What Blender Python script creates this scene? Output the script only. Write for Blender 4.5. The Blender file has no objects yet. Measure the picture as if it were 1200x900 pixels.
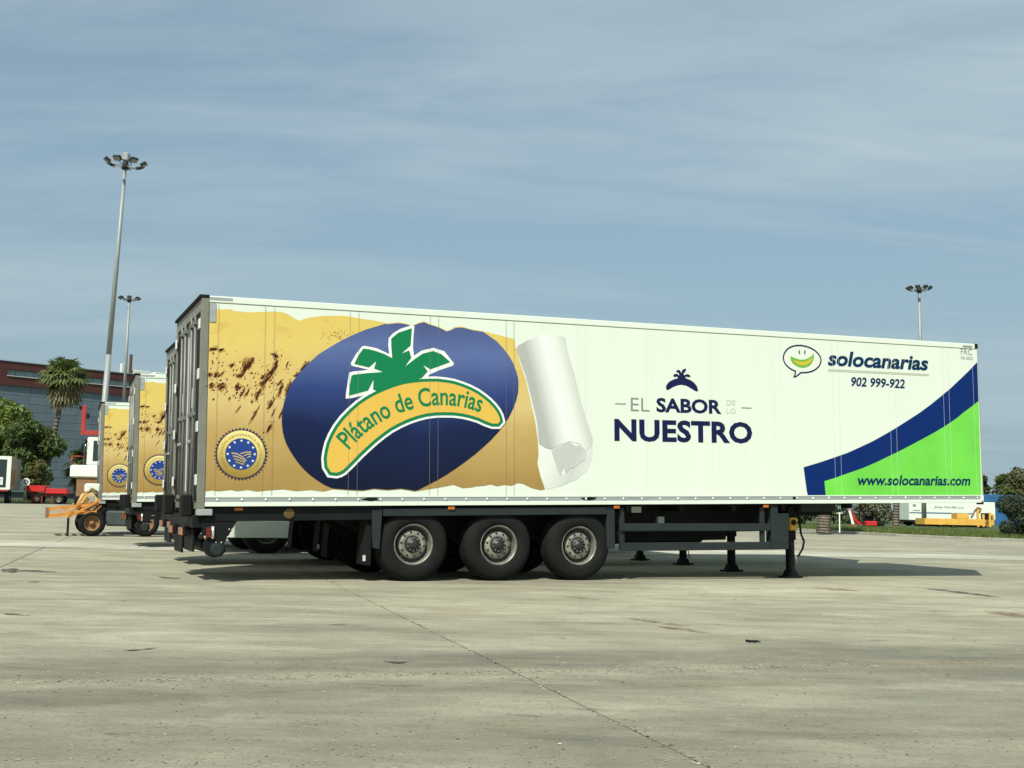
import bpy, bmesh, math, random
from mathutils import Vector, Matrix
random.seed(7)
sc = bpy.context.scene
COL = sc.collection

# ---------------------------------------------------------------- camera
PITCH, ROLL, CAM_H, FPX = 0.1025, -0.0215, 1.0983, 1375.6
cam_d = bpy.data.cameras.new("camera")
cam_d.sensor_width = 36.0
cam_d.lens = FPX / 1200 * 36
cam_d.clip_start = 0.1
cam_d.clip_end = 3000
cam = bpy.data.objects.new("camera", cam_d)
COL.objects.link(cam)
Rc = Matrix.Rotation(PITCH, 3, 'X') @ Matrix.Rotation(ROLL, 3, 'Y')
M = Matrix((Rc.col[0], Rc.col[2], -Rc.col[1])).transposed().to_4x4()
M.translation = (0, 0, CAM_H)
cam.matrix_world = M
sc.camera = cam

# ---------------------------------------------------------------- sky, sun, exposure
SX, SY = 0.279, 0.777                 # ground offset of a shadow per metre of height
SUN_EL = math.atan(1 / math.hypot(SX, SY))
SUN_AZ = math.atan2(-SX, -SY)          # clockwise from +Y
world = bpy.data.worlds.new("World")
sc.world = world
world.use_nodes = True
nt = world.node_tree
N, LK = nt.nodes, nt.links
bg = N['Background']
sky = N.new('ShaderNodeTexSky')
sky.sky_type = 'NISHITA'
sky.sun_disc = False
sky.sun_elevation = SUN_EL
sky.sun_rotation = SUN_AZ
sky.air_density = 1.0
sky.dust_density = 3.5
sky.ozone_density = 1.0
tc = N.new('ShaderNodeTexCoord')
sep = N.new('ShaderNodeSeparateXYZ')
LK.new(tc.outputs['Generated'], sep.inputs[0])
zz = N.new('ShaderNodeMath'); zz.operation = 'MAXIMUM'; zz.inputs[1].default_value = 0.0
LK.new(sep.outputs['Z'], zz.inputs[0])
za = N.new('ShaderNodeMath'); za.operation = 'ADD'; za.inputs[1].default_value = 0.10
LK.new(zz.outputs[0], za.inputs[0])
dx = N.new('ShaderNodeMath'); dx.operation = 'DIVIDE'
dy = N.new('ShaderNodeMath'); dy.operation = 'DIVIDE'
LK.new(sep.outputs['X'], dx.inputs[0]); LK.new(za.outputs[0], dx.inputs[1])
LK.new(sep.outputs['Y'], dy.inputs[0]); LK.new(za.outputs[0], dy.inputs[1])
cmb = N.new('ShaderNodeCombineXYZ')
LK.new(dx.outputs[0], cmb.inputs[0]); LK.new(dy.outputs[0], cmb.inputs[1])
mp = N.new('ShaderNodeMapping')
mp.inputs['Rotation'].default_value = (0, 0, math.radians(22))
mp.inputs['Scale'].default_value = (0.33, 1.0, 1)
mp.inputs['Location'].default_value = (7.3, 1.2, 0)
LK.new(cmb.outputs[0], mp.inputs[0])
n1 = N.new('ShaderNodeTexNoise'); n1.inputs['Scale'].default_value = 0.9
n1.inputs['Detail'].default_value = 7; n1.inputs['Roughness'].default_value = 0.52; n1.inputs['Distortion'].default_value = 0.7
LK.new(mp.outputs[0], n1.inputs['Vector'])
rp = N.new('ShaderNodeValToRGB')
rp.color_ramp.elements[0].position = 0.38; rp.color_ramp.elements[0].color = (0.34, 0.34, 0.34, 1)
rp.color_ramp.elements[1].position = 0.66; rp.color_ramp.elements[1].color = (0.95, 0.95, 0.95, 1)
n2 = N.new('ShaderNodeTexNoise'); n2.inputs['Scale'].default_value = 3.4
n2.inputs['Detail'].default_value = 8; n2.inputs['Roughness'].default_value = 0.6; n2.inputs['Distortion'].default_value = 1.1
LK.new(mp.outputs[0], n2.inputs['Vector'])
w2 = N.new('ShaderNodeMath'); w2.operation = 'MULTIPLY_ADD'; w2.inputs[1].default_value = 0.34
LK.new(n2.outputs['Fac'], w2.inputs[0]); LK.new(n1.outputs['Fac'], w2.inputs[2])
w3 = N.new('ShaderNodeMath'); w3.operation = 'SUBTRACT'; w3.inputs[1].default_value = 0.17
LK.new(w2.outputs[0], w3.inputs[0]); LK.new(w3.outputs[0], rp.inputs[0])
mixc = N.new('ShaderNodeMix'); mixc.data_type = 'RGBA'
LK.new(rp.outputs[0], mixc.inputs[0])
tint = N.new('ShaderNodeMix'); tint.data_type = 'RGBA'; tint.blend_type = 'MULTIPLY'; tint.inputs[0].default_value = 1.0
LK.new(sky.outputs[0], tint.inputs[6]); tint.inputs[7].default_value = (0.84, 1.06, 1.06, 1)   # the car window's green-blue cast
LK.new(tint.outputs[2], mixc.inputs[6])
mixc.inputs[7].default_value = (4.0, 5.05, 5.5, 1)      # thin high cloud, as bright as the hazy sky
hz = N.new('ShaderNodeMapRange'); hz.interpolation_type = 'SMOOTHSTEP'
hz.inputs[1].default_value = -0.02; hz.inputs[2].default_value = 0.36; hz.inputs[3].default_value = 0.62; hz.inputs[4].default_value = 0.0
LK.new(sep.outputs['Z'], hz.inputs[0])
mixh = N.new('ShaderNodeMix'); mixh.data_type = 'RGBA'
LK.new(hz.outputs[0], mixh.inputs[0]); LK.new(mixc.outputs[2], mixh.inputs[6])
mixh.inputs[7].default_value = (3.1, 4.2, 4.9, 1)     # pale haze low in the sky, all round
LK.new(mixh.outputs[2], bg.inputs['Color'])
bg.inputs['Strength'].default_value = 0.10

sun_d = bpy.data.lights.new("sun", 'SUN')
sun_d.energy = 4.6
sun_d.angle = math.radians(0.55)
sun_d.color = (1.0, 0.985, 0.86)
sun = bpy.data.objects.new("sun", sun_d)
COL.objects.link(sun)
sun.rotation_euler = Vector((SX, SY, -1)).to_track_quat('-Z', 'Y').to_euler()

sc.view_settings.view_transform = 'Standard'
sc.view_settings.look = 'None'
sc.view_settings.exposure = 0.22
sc.view_settings.gamma = 1
sc.view_settings.use_curve_mapping = False

# ---------------------------------------------------------------- materials
MATS = {}
def srgb(r, g, b):
    f = lambda c: (c / 255 / 12.92) if c / 255 <= 0.04045 else ((c / 255 + 0.055) / 1.055) ** 2.4
    return (f(r), f(g), f(b))
def mat(name, col, rough=0.6, metal=0.0, var=0.0, scale=6.0, bump=0.0, bscale=40.0, coat=0.0, island=0.0, obrand=0.0, stretch=None, spec=0.5):
    """plain procedural surface: base colour with noise wear, optional fine relief"""
    if name in MATS: return MATS[name]
    m = bpy.data.materials.new(name); m.use_nodes = True
    n, l = m.node_tree.nodes, m.node_tree.links
    b = n['Principled BSDF']
    b.inputs['Roughness'].default_value = rough
    b.inputs['Metallic'].default_value = metal
    b.inputs['Coat Weight'].default_value = coat
    b.inputs['Specular IOR Level'].default_value = spec
    b.inputs['Base Color'].default_value = (*col, 1)
    co = n.new('ShaderNodeTexCoord'); src = co.outputs['Object']
    if stretch:
        mpn = n.new('ShaderNodeMapping'); mpn.inputs['Scale'].default_value = stretch
        l.new(src, mpn.inputs[0]); src = mpn.outputs[0]
    fac = None
    if var:
        t = n.new('ShaderNodeTexNoise'); t.inputs['Scale'].default_value = scale
        t.inputs['Detail'].default_value = 6; t.inputs['Roughness'].default_value = 0.6
        l.new(src, t.inputs['Vector'])
        mr = n.new('ShaderNodeMapRange')
        mr.inputs[1].default_value = 0.25; mr.inputs[2].default_value = 0.75
        mr.inputs[3].default_value = 1 - var; mr.inputs[4].default_value = 1 + var * 0.6
        l.new(t.outputs['Fac'], mr.inputs[0]); fac = mr.outputs[0]
    if island:
        g = n.new('ShaderNodeNewGeometry')
        mr = n.new('ShaderNodeMapRange'); mr.inputs[3].default_value = 1 - island; mr.inputs[4].default_value = 1 + island
        l.new(g.outputs['Random Per Island'], mr.inputs[0])
        if fac:
            q = n.new('ShaderNodeMath'); q.operation = 'MULTIPLY'; l.new(fac, q.inputs[0]); l.new(mr.outputs[0], q.inputs[1]); fac = q.outputs[0]
        else: fac = mr.outputs[0]
    if obrand:
        g = n.new('ShaderNodeObjectInfo')
        mr = n.new('ShaderNodeMapRange'); mr.inputs[3].default_value = 1 - obrand; mr.inputs[4].default_value = 1 + obrand
        l.new(g.outputs['Random'], mr.inputs[0])
        if fac:
            q = n.new('ShaderNodeMath'); q.operation = 'MULTIPLY'; l.new(fac, q.inputs[0]); l.new(mr.outputs[0], q.inputs[1]); fac = q.outputs[0]
        else: fac = mr.outputs[0]
    if fac:
        v = n.new('ShaderNodeVectorMath'); v.operation = 'SCALE'; v.inputs[0].default_value = col
        l.new(fac, v.inputs['Scale']); l.new(v.outputs[0], b.inputs['Base Color'])
    if bump:
        t = n.new('ShaderNodeTexNoise'); t.inputs['Scale'].default_value = bscale; t.inputs['Detail'].default_value = 4
        l.new(src, t.inputs['Vector'])
        bp = n.new('ShaderNodeBump'); bp.inputs['Strength'].default_value = bump; bp.inputs['Distance'].default_value = 0.02
        l.new(t.outputs['Fac'], bp.inputs['Height']); l.new(bp.outputs[0], b.inputs['Normal'])
    MATS[name] = m
    return m

def leafmat(name, col, col2, trans=0.25):
    if name in MATS: return MATS[name]
    m = bpy.data.materials.new(name); m.use_nodes = True
    n, l = m.node_tree.nodes, m.node_tree.links
    b = n['Principled BSDF']; b.inputs['Roughness'].default_value = 0.55
    g = n.new('ShaderNodeNewGeometry')
    mx = n.new('ShaderNodeMix'); mx.data_type = 'RGBA'
    mx.inputs[6].default_value = (*col, 1); mx.inputs[7].default_value = (*col2, 1)
    l.new(g.outputs['Random Per Island'], mx.inputs[0]); l.new(mx.outputs[2], b.inputs['Base Color'])
    tr = n.new('ShaderNodeBsdfTranslucent'); l.new(mx.outputs[2], tr.inputs[0])
    ms = n.new('ShaderNodeMixShader'); ms.inputs[0].default_value = trans
    l.new(b.outputs[0], ms.inputs[1]); l.new(tr.outputs[0], ms.inputs[2])
    l.new(ms.outputs[0], n['Material Output'].inputs['Surface'])
    MATS[name] = m
    return m

def rampmat(name, axis, lo, hi, stops, rough=0.35, noise=0.0, nscale=1.5, nstretch=(1, 1, 1), speck=None):
    """flat print: colour ramp along an object-space axis (the printed picture's own tones)"""
    m = bpy.data.materials.new(name); m.use_nodes = True
    n, l = m.node_tree.nodes, m.node_tree.links
    b = n['Principled BSDF']; b.inputs['Roughness'].default_value = rough; b.inputs['Specular IOR Level'].default_value = 0.15
    co = n.new('ShaderNodeTexCoord')
    dt = n.new('ShaderNodeVectorMath'); dt.operation = 'DOT_PRODUCT'; dt.inputs[1].default_value = axis
    l.new(co.outputs['Object'], dt.inputs[0])
    mr = n.new('ShaderNodeMapRange'); mr.inputs[1].default_value = lo; mr.inputs[2].default_value = hi
    l.new(dt.outputs['Value'], mr.inputs[0])
    f = mr.outputs[0]
    mpn = n.new('ShaderNodeMapping'); mpn.inputs['Scale'].default_value = nstretch
    l.new(co.outputs['Object'], mpn.inputs[0])
    if noise:
        t = n.new('ShaderNodeTexNoise'); t.inputs['Scale'].default_value = nscale; t.inputs['Detail'].default_value = 5
        l.new(mpn.outputs[0], t.inputs['Vector'])
        s = n.new('ShaderNodeMath'); s.operation = 'SUBTRACT'; s.inputs[1].default_value = 0.5; l.new(t.outputs['Fac'], s.inputs[0])
        k = n.new('ShaderNodeMath'); k.operation = 'MULTIPLY_ADD'; k.inputs[1].default_value = noise; l.new(s.outputs[0], k.inputs[0]); l.new(f, k.inputs[2]); f = k.outputs[0]
    r = n.new('ShaderNodeValToRGB')
    e = r.color_ramp.elements
    e[0].position, e[0].color = stops[0][0], (*stops[0][1], 1)
    e[1].position, e[1].color = stops[-1][0], (*stops[-1][1], 1)
    for p, c in stops[1:-1]:
        q = e.new(p); q.color = (*c, 1)
    l.new(f, r.inputs[0]); out = r.outputs[0]
    if speck:
        t = n.new('ShaderNodeTexNoise'); t.inputs['Scale'].default_value = speck[0]; t.inputs['Detail'].default_value = 6; t.inputs['Roughness'].default_value = 0.7
        l.new(mpn.outputs[0], t.inputs['Vector'])
        rr = n.new('ShaderNodeMapRange'); rr.inputs[1].default_value = speck[1]; rr.inputs[2].default_value = speck[2]; rr.inputs[4].default_value = speck[4] if len(speck) > 4 else 0.8
        l.new(t.outputs['Fac'], rr.inputs[0])
        mx = n.new('ShaderNodeMix'); mx.data_type = 'RGBA'; mx.inputs[7].default_value = (*speck[3], 1)
        l.new(rr.outputs[0], mx.inputs[0]); l.new(out, mx.inputs[6]); out = mx.outputs[2]
    l.new(out, b.inputs['Base Color'])
    MATS[name] = m
    return m

# ---------------------------------------------------------------- mesh helpers
def tag(o, label=None, cat=None, group=None, kind=None):
    if label: o['label'] = label
    if cat: o['category'] = cat
    if group: o['group'] = group
    if kind: o['kind'] = kind
    return o
def empty(name, loc=(0, 0, 0), rot=(0, 0, 0)):
    o = bpy.data.objects.new(name, None); COL.objects.link(o)
    o.location = loc; o.rotation_euler = rot; o.empty_display_size = 0.3
    return o
def box(bm, x0, x1, y0, y1, z0, z1):
    v = [bm.verts.new(c) for c in ((x0,y0,z0),(x1,y0,z0),(x1,y1,z0),(x0,y1,z0),(x0,y0,z1),(x1,y0,z1),(x1,y1,z1),(x0,y1,z1))]
    for f in ((0,3,2,1),(4,5,6,7),(0,1,5,4),(1,2,6,5),(2,3,7,6),(3,0,4,7)): bm.faces.new([v[i] for i in f])
    return v
def cyl(bm, p0, p1, r0, r1=None, n=10, cap=True):
    r1 = r0 if r1 is None else r1
    p0, p1 = Vector(p0), Vector(p1); d = (p1 - p0).normalized()
    a = d.orthogonal().normalized(); b = d.cross(a)
    A = [bm.verts.new(p0 + (a * math.cos(2*math.pi*i/n) + b * math.sin(2*math.pi*i/n)) * r0) for i in range(n)]
    B = [bm.verts.new(p1 + (a * math.cos(2*math.pi*i/n) + b * math.sin(2*math.pi*i/n)) * r1) for i in range(n)]
    for i in range(n):
        f = bm.faces.new((A[i], A[(i+1) % n], B[(i+1) % n], B[i])); f.smooth = True
    if cap:
        bm.faces.new(A[::-1]); bm.faces.new(B)
def lathe(bm, prof, c, n=32, axis='y', closed=False):
    """prof: list of (radius, offset along the axis)"""
    rings = []
    for r, o in prof:
        ring = []
        for i in range(n):
            a = 2 * math.pi * i / n
            if axis == 'y': q = (c[0] + r*math.cos(a), c[1] + o, c[2] + r*math.sin(a))
            elif axis == 'z': q = (c[0] + r*math.cos(a), c[1] + r*math.sin(a), c[2] + o)
            else: q = (c[0] + o, c[1] + r*math.cos(a), c[2] + r*math.sin(a))
            ring.append(bm.verts.new(q))
        rings.append(ring)
    pr = list(zip(rings, rings[1:]))
    if closed: pr.append((rings[-1], rings[0]))
    for A, B in pr:
        for i in range(n):
            f = bm.faces.new((A[i], B[i], B[(i+1) % n], A[(i+1) % n])); f.smooth = True
    return rings
def prism(bm, pts, y0, y1):
    """pts in (x, z), thickness along y"""
    A = [bm.verts.new((x, y0, z)) for x, z in pts]; B = [bm.verts.new((x, y1, z)) for x, z in pts]
    n = len(pts)
    fs = [bm.faces.new(A), bm.faces.new(B[::-1])]
    for i in range(n): fs.append(bm.faces.new((A[i], B[i], B[(i+1) % n], A[(i+1) % n])))
    return fs
def tube(bm, pts, r, n=8):
    for a, b in zip(pts, pts[1:]): cyl(bm, a, b, r, r, n)
def obj(name, bm, m, parent=None, bevel=0.0, seg=1, tri=False):
    bmesh.ops.recalc_face_normals(bm, faces=bm.faces)
    if bevel:
        es = [e for e in bm.edges if len(e.link_faces) == 2 and e.calc_face_angle(0) > 0.6]
        if es: bmesh.ops.bevel(bm, geom=es, offset=bevel, segments=seg, affect='EDGES', profile=0.5)
    if tri: bmesh.ops.triangulate(bm, faces=bm.faces)
    me = bpy.data.meshes.new(name); bm.to_mesh(me); bm.free()
    me.materials.append(m)
    o = bpy.data.objects.new(name, me); COL.objects.link(o)
    if parent: o.parent = parent
    return o
def bxo(name, m, parent, x0, x1, y0, y1, z0, z1, bevel=0.0):
    bm = bmesh.new(); box(bm, x0, x1, y0, y1, z0, z1); return obj(name, bm, m, parent, bevel)
def sheet(name, polys, y, m, parent):
    """flat print on the near side wall: polygons in (x, z) at depth y"""
    bm = bmesh.new()
    for P in polys:
        try: bm.faces.new([bm.verts.new((a, y, b)) for a, b in P])
        except ValueError: pass
    bm.normal_update()
    bmesh.ops.triangulate(bm, faces=bm.faces, quad_method='BEAUTY', ngon_method='EAR_CLIP')
    for f in bm.faces:
        f.normal_update()
        if f.normal.y > 0: f.normal_flip()
    me = bpy.data.meshes.new(name); bm.to_mesh(me); bm.free(); me.materials.append(m)
    o = bpy.data.objects.new(name, me); COL.objects.link(o); o.parent = parent
    return o
def pydata(name, vs, fs, m, parent=None, smooth=False):
    me = bpy.data.meshes.new(name); me.from_pydata(vs, [], fs); me.update(); me.materials.append(m)
    if smooth:
        for p in me.polygons: p.use_smooth = True
    o = bpy.data.objects.new(name, me); COL.objects.link(o)
    if parent: o.parent = parent
    return o
def offset_poly(P, d):
    """grow a closed outline by d, mitred"""
    n = len(P); area = sum(P[i][0]*P[(i+1) % n][1] - P[(i+1) % n][0]*P[i][1] for i in range(n))
    s = 1 if area > 0 else -1; out = []
    for i in range(n):
        a, b, c = Vector(P[i-1]), Vector(P[i]), Vector(P[(i+1) % n])
        u = (b - a).normalized(); v = (c - b).normalized()
        n1 = Vector((u.y, -u.x)) * s; n2 = Vector((v.y, -v.x)) * s
        k = (n1 + n2)
        if k.length < 1e-4: k = n1
        k.normalize(); q = max(0.5, k.dot(n1))
        out.append(tuple(b + k * d / q))
    return out
def text_mesh(body, shear=0, off=0, space=1):
    c = bpy.data.curves.new('lettering', 'FONT'); c.body = body; c.shear = shear; c.offset = off; c.space_character = space; c.resolution_u = 3
    o = bpy.data.objects.new('lettering', c); COL.objects.link(o)
    dg = bpy.context.evaluated_depsgraph_get()
    me = bpy.data.meshes.new_from_object(o.evaluated_get(dg))
    vs = [(v.co.x, v.co.y) for v in me.vertices]; fs = [tuple(p.vertices) for p in me.polygons]
    bpy.data.objects.remove(o); bpy.data.curves.remove(c); bpy.data.meshes.remove(me)
    return vs, fs
def fit_text(name, body, t0, t1, z0, z1, y, m, parent, shear=0, off=0, space=1):
    vs, fs = text_mesh(body, shear, off, space)
    xa, xb = min(v[0] for v in vs), max(v[0] for v in vs); ya, yb = min(v[1] for v in vs), max(v[1] for v in vs)
    V = [(t0 + (x-xa)/(xb-xa)*(t1-t0), y, z0 + (q-ya)/(yb-ya)*(z1-z0)) for x, q in vs]
    return pydata(name, V, fs, m, parent)
def bend_text(name, body, curve, height, y, m, parent, off=0, space=1, lift=0.0, fill=1.0):
    """lettering wrapped along a polyline in (x, z)"""
    vs, fs = text_mesh(body, 0, off, space)
    xa, xb = min(v[0] for v in vs), max(v[0] for v in vs); yb = max(v[1] for v in vs)
    P = [Vector(q) for q in curve]; L = [0]
    for a, b in zip(P, P[1:]): L.append(L[-1] + (b-a).length)
    def at(s):
        s = max(0, min(L[-1]-1e-6, s))
        for i in range(len(P)-1):
            if L[i] <= s <= L[i+1]:
                k = (s-L[i])/(L[i+1]-L[i]); p = P[i].lerp(P[i+1], k)
                def tang(j):
                    j = max(0, min(len(P)-1, j)); a = P[max(0, j-1)]; b = P[min(len(P)-1, j+1)]; return (b-a).normalized()
                d = (tang(i).lerp(tang(i+1), k)).normalized()
                return p, d
        return P[-1], (P[-1]-P[-2]).normalized()
    V = []
    tot = L[-1]; s0 = tot*(1-fill)/2
    for x, q in vs:
        p, d = at(s0 + (x-xa)/(xb-xa)*tot*fill); nrm = Vector((-d.y, d.x)); r = p + nrm*(q/yb*height + lift)
        V.append((r.x, y, r.y))
    return pydata(name, V, fs, m, parent)
def copy_tree(o, parent=None, skip=()):
    c = o.copy(); COL.objects.link(c); c.parent = parent
    for ch in o.children:
        if ch.name.split('.')[0] not in skip: copy_tree(ch, c, skip)
    return c

# ---------------------------------------------------------------- the setting: yard, slabs, kerb, verges
def concrete(name, base, tone):
    m = bpy.data.materials.new(name); m.use_nodes = True
    n, l = m.node_tree.nodes, m.node_tree.links
    b = n['Principled BSDF']; b.inputs['Roughness'].default_value = 0.85; b.inputs['Specular IOR Level'].default_value = 0.3
    g = n.new('ShaderNodeNewGeometry')
    def noise(sc_, rot, stretch, det=6, rgh=0.6, dist=0.0):
        mp_ = n.new('ShaderNodeMapping'); mp_.inputs['Rotation'].default_value = (0, 0, rot); mp_.inputs['Scale'].default_value = stretch
        l.new(g.outputs['Position'], mp_.inputs[0])
        t = n.new('ShaderNodeTexNoise'); t.inputs['Scale'].default_value = sc_; t.inputs['Detail'].default_value = det
        t.inputs['Roughness'].default_value = rgh; t.inputs['Distortion'].default_value = dist
        l.new(mp_.outputs[0], t.inputs['Vector']); return t.outputs['Fac']
    def ramp(f, a, b_, lo, hi):
        r = n.new('ShaderNodeMapRange'); r.inputs[1].default_value = a; r.inputs[2].default_value = b_; r.inputs[3].default_value = lo; r.inputs[4].default_value = hi
        l.new(f, r.inputs[0]); return r.outputs[0]
    def mul(a, b_):
        q = n.new('ShaderNodeMath'); q.operation = 'MULTIPLY'; l.new(a, q.inputs[0]); l.new(b_, q.inputs[1]); return q.outputs[0]
    f = ramp(noise(0.42, 0.2, (0.7, 1, 1), 8, 0.66, 0.3), 0.32, 0.68, 0.80, 1.18)           # blotches
    f = mul(f, ramp(noise(1.7, 0.1, (0.8, 1.2, 1), 8, 0.72, 0.6), 0.32, 0.66, 0.82, 1.14))      # mottling
    f = mul(f, ramp(noise(0.8, -0.10, (0.30, 1.1, 1), 7, 0.70, 0.8), 0.36, 0.62, 0.80, 1.10))   # tyre-worn patches
    f = mul(f, ramp(noise(2.0, -0.20, (0.22, 1.5, 1), 7, 0.74, 0.7), 0.34, 0.60, 0.87, 1.07))   # narrow skid marks
    f = mul(f, ramp(noise(1.2, -0.80, (0.16, 2.0, 1), 6, 0.65, 0.5), 0.30, 0.44, 0.86, 1.0))   # diagonal skid marks
    # driving lane: rubbered wheel tracks along the slab rows, cleaner paler concrete in the parking bays
    dvn = n.new('ShaderNodeVectorMath'); dvn.operation = 'DOT_PRODUCT'; dvn.inputs[1].default_value = (-math.sin(0.29), math.cos(0.29), 0)
    l.new(g.outputs['Position'], dvn.inputs[0])
    wob = n.new('ShaderNodeMath'); wob.operation = 'MULTIPLY_ADD'; wob.inputs[1].default_value = 0.55; l.new(noise(0.35, 0, (1, 1, 1), 6, 0.65), wob.inputs[0]); l.new(dvn.outputs['Value'], wob.inputs[2])
    lane = n.new('ShaderNodeMapRange'); lane.inputs[1].default_value = 3.0; lane.inputs[2].default_value = 15.0; l.new(wob.outputs[0], lane.inputs[0])
    lr = n.new('ShaderNodeValToRGB'); e = lr.color_ramp.elements
    V_OFF = 7.56 + 0.275                      # v = 0 (joint) on this scale
    stops = [(-4.4, .96), (-2.6, .95), (-2.2, .82), (-1.75, .83), (-1.45, 1.0), (-0.95, .98), (-0.75, .78), (-0.35, .82), (-0.15, 1.02), (0.1, .95), (0.25, .76), (0.85, .80), (1.15, 1.0), (1.9, 1.04), (2.6, 1.17), (4.6, 1.24), (7.1, 1.20)]
    pos = lambda v: max(0, min(1, (v + V_OFF - 3.0) / 12.0))
    e[0].position = pos(stops[0][0]); e[0].color = (stops[0][1]*.5,)*3 + (1,)
    e[1].position = pos(stops[-1][0]); e[1].color = (stops[-1][1]*.5,)*3 + (1,)
    for v_, c_ in stops[1:-1]:
        q_ = e.new(pos(v_)); q_.color = (c_*.5,)*3 + (1,)
    l.new(lane.outputs[0], lr.inputs[0])
    dbl = n.new('ShaderNodeMath'); dbl.operation = 'MULTIPLY'; dbl.inputs[1].default_value = 2.0; l.new(lr.outputs[0], dbl.inputs[0])
    f = mul(f, dbl.outputs[0])
    f = mul(f, ramp(noise(26, 0, (1, 1, 1), 5, 0.75), 0.3, 0.7, 0.84, 1.14))      # grain
    f = mul(f, ramp(noise(4.5, 0.1, (0.6, 1, 1), 8, 0.78, 0.4), 0.345, 0.385, 0.62, 1.0))   # small dark flecks
    f = mul(f, ramp(noise(6.5, 0, (0.7, 1, 1), 8, 0.78), 0.62, 0.66, 1.0, 1.30))      # bright scraped aggregate
    oi = n.new('ShaderNodeObjectInfo'); f = mul(f, ramp(oi.outputs['Random'], 0, 1, 1 - tone, 1 + tone))
    v = n.new('ShaderNodeVectorMath'); v.operation = 'SCALE'; v.inputs[0].default_value = base; l.new(f, v.inputs['Scale'])
    out = v.outputs[0]
    def stain(fac, col):
        mx = n.new('ShaderNodeMix'); mx.data_type = 'RGBA'; mx.inputs[7].default_value = (*col, 1)
        l.new(fac, mx.inputs[0]); l.new(out, mx.inputs[6]); return mx.outputs[2]
    out = stain(ramp(noise(0.8, 0.25, (0.35, 1.4, 1), 6, 0.65, 0.4), 0.56, 0.74, 0.0, 0.5), (0.20, 0.135, 0.075))   # rust wash
    out = stain(ramp(noise(0.5, -0.1, (0.5, 1.6, 1), 6, 0.62, 0.3), 0.63, 0.75, 0.0, 0.45), (0.32, 0.30, 0.24))     # pale scuffed concrete
    out = stain(ramp(noise(0.9, 0.1, (0.45, 1.8, 1), 7, 0.66, 0.5), 0.655, 0.71, 0.0, 0.65), (0.06, 0.058, 0.052))    # oil
    out = stain(ramp(noise(2.1, 0.05, (0.40, 2.0, 1), 8, 0.72, 0.6), 0.625, 0.655, 0.0, 0.5), (0.065, 0.062, 0.050))  # dark scrapes
    out = stain(ramp(noise(1.3, 0.30, (0.10, 2.6, 1), 6, 0.66, 0.3), 0.66, 0.72, 0.0, 0.40), (0.20, 0.11, 0.06))    # rusty drag marks
    l.new(out, b.inputs['Base Color'])
    bp = n.new('ShaderNodeBump'); bp.inputs['Strength'].default_value = 0.35; bp.inputs['Distance'].default_value = 0.012
    l.new(noise(34, 0, (1, 1, 1), 5, 0.7), bp.inputs['Height']); l.new(bp.outputs[0], b.inputs['Normal'])
    MATS[name] = m
    return m
CONC = concrete('worn_concrete', (0.258, 0.243, 0.180), 0.05)
CONC2 = concrete('pale_concrete', (0.36, 0.35, 0.285), 0.02)
DIRT = mat('joint_dirt', (0.12, 0.105, 0.078), 0.95, var=0.8, scale=1.6)
SOIL = mat('soil', (0.10, 0.085, 0.055), 0.95, var=0.3, scale=0.6)
TURF = mat('turf', (0.055, 0.085, 0.022), 0.95, var=0.5, scale=1.3)
KERBM = mat('kerb_stone', (0.33, 0.31, 0.26), 0.9, var=0.25, scale=3, obrand=0.08)

def sm(a): a = max(0, min(1, a)); return a*a*(3-2*a)
def yard_z(x, y): return 0.30 * sm((y-60)/40) * sm((-x-10)/15)
bm = bmesh.new(); box(bm, -1500, 1500, -300, 2400, -0.6, -0.25)
tag(obj('ground', bm, SOIL), kind='structure')
vs, fs = [], []
nx, ny = 56, 46
for j in range(ny+1):
    for i in range(nx+1):
        x = -150 + i*4; y = -24 + j*4
        vs.append((x, y, yard_z(x, y) - 0.018))
for j in range(ny):
    for i in range(nx):
        a = j*(nx+1)+i; fs.append((a, a+1, a+nx+2, a+nx+1))
yard = tag(pydata('yard', vs, fs, CONC), kind='structure')
# dirt bed under the slabs and the slabs themselves, with open joints
SA = 0.29; du = Vector((math.cos(SA), math.sin(SA), 0)); dv = Vector((-math.sin(SA), math.cos(SA), 0)); SO = Vector((0.063, 7.91, 0))
PU, PV, GAP = 4.53, 4.68, 0.017
U0, U1, V0, V1 = -8, 9, -2, 9
bed = bmesh.new()
q = [SO + du*(U0*PU) + dv*(V0*PV), SO + du*(U1*PU) + dv*(V0*PV), SO + du*(U1*PU) + dv*(V1*PV), SO + du*(U0*PU) + dv*(V1*PV)]
bed.faces.new([bed.verts.new((a.x, a.y, -0.0065)) for a in q])
tag(obj('joint_bed', bed, DIRT), kind='structure')
slab_me = None
for j in range(V0, V1):
    for i in range(U0, U1):
        if slab_me is None:
            b2 = bmesh.new(); box(b2, GAP/2, PU-GAP/2, GAP/2, PV-GAP/2, -0.012, 0.0)
            s = obj('concrete_slab', b2, CONC, yard, bevel=0.004); slab_me = s.data
        else:
            s = bpy.data.objects.new('concrete_slab', slab_me); COL.objects.link(s); s.parent = yard
        s.location = SO + du*(i*PU) + dv*(j*PV); s.location.z = random.uniform(-0.0012, 0.0012)
        s.rotation_euler = (0, 0, SA)
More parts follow.
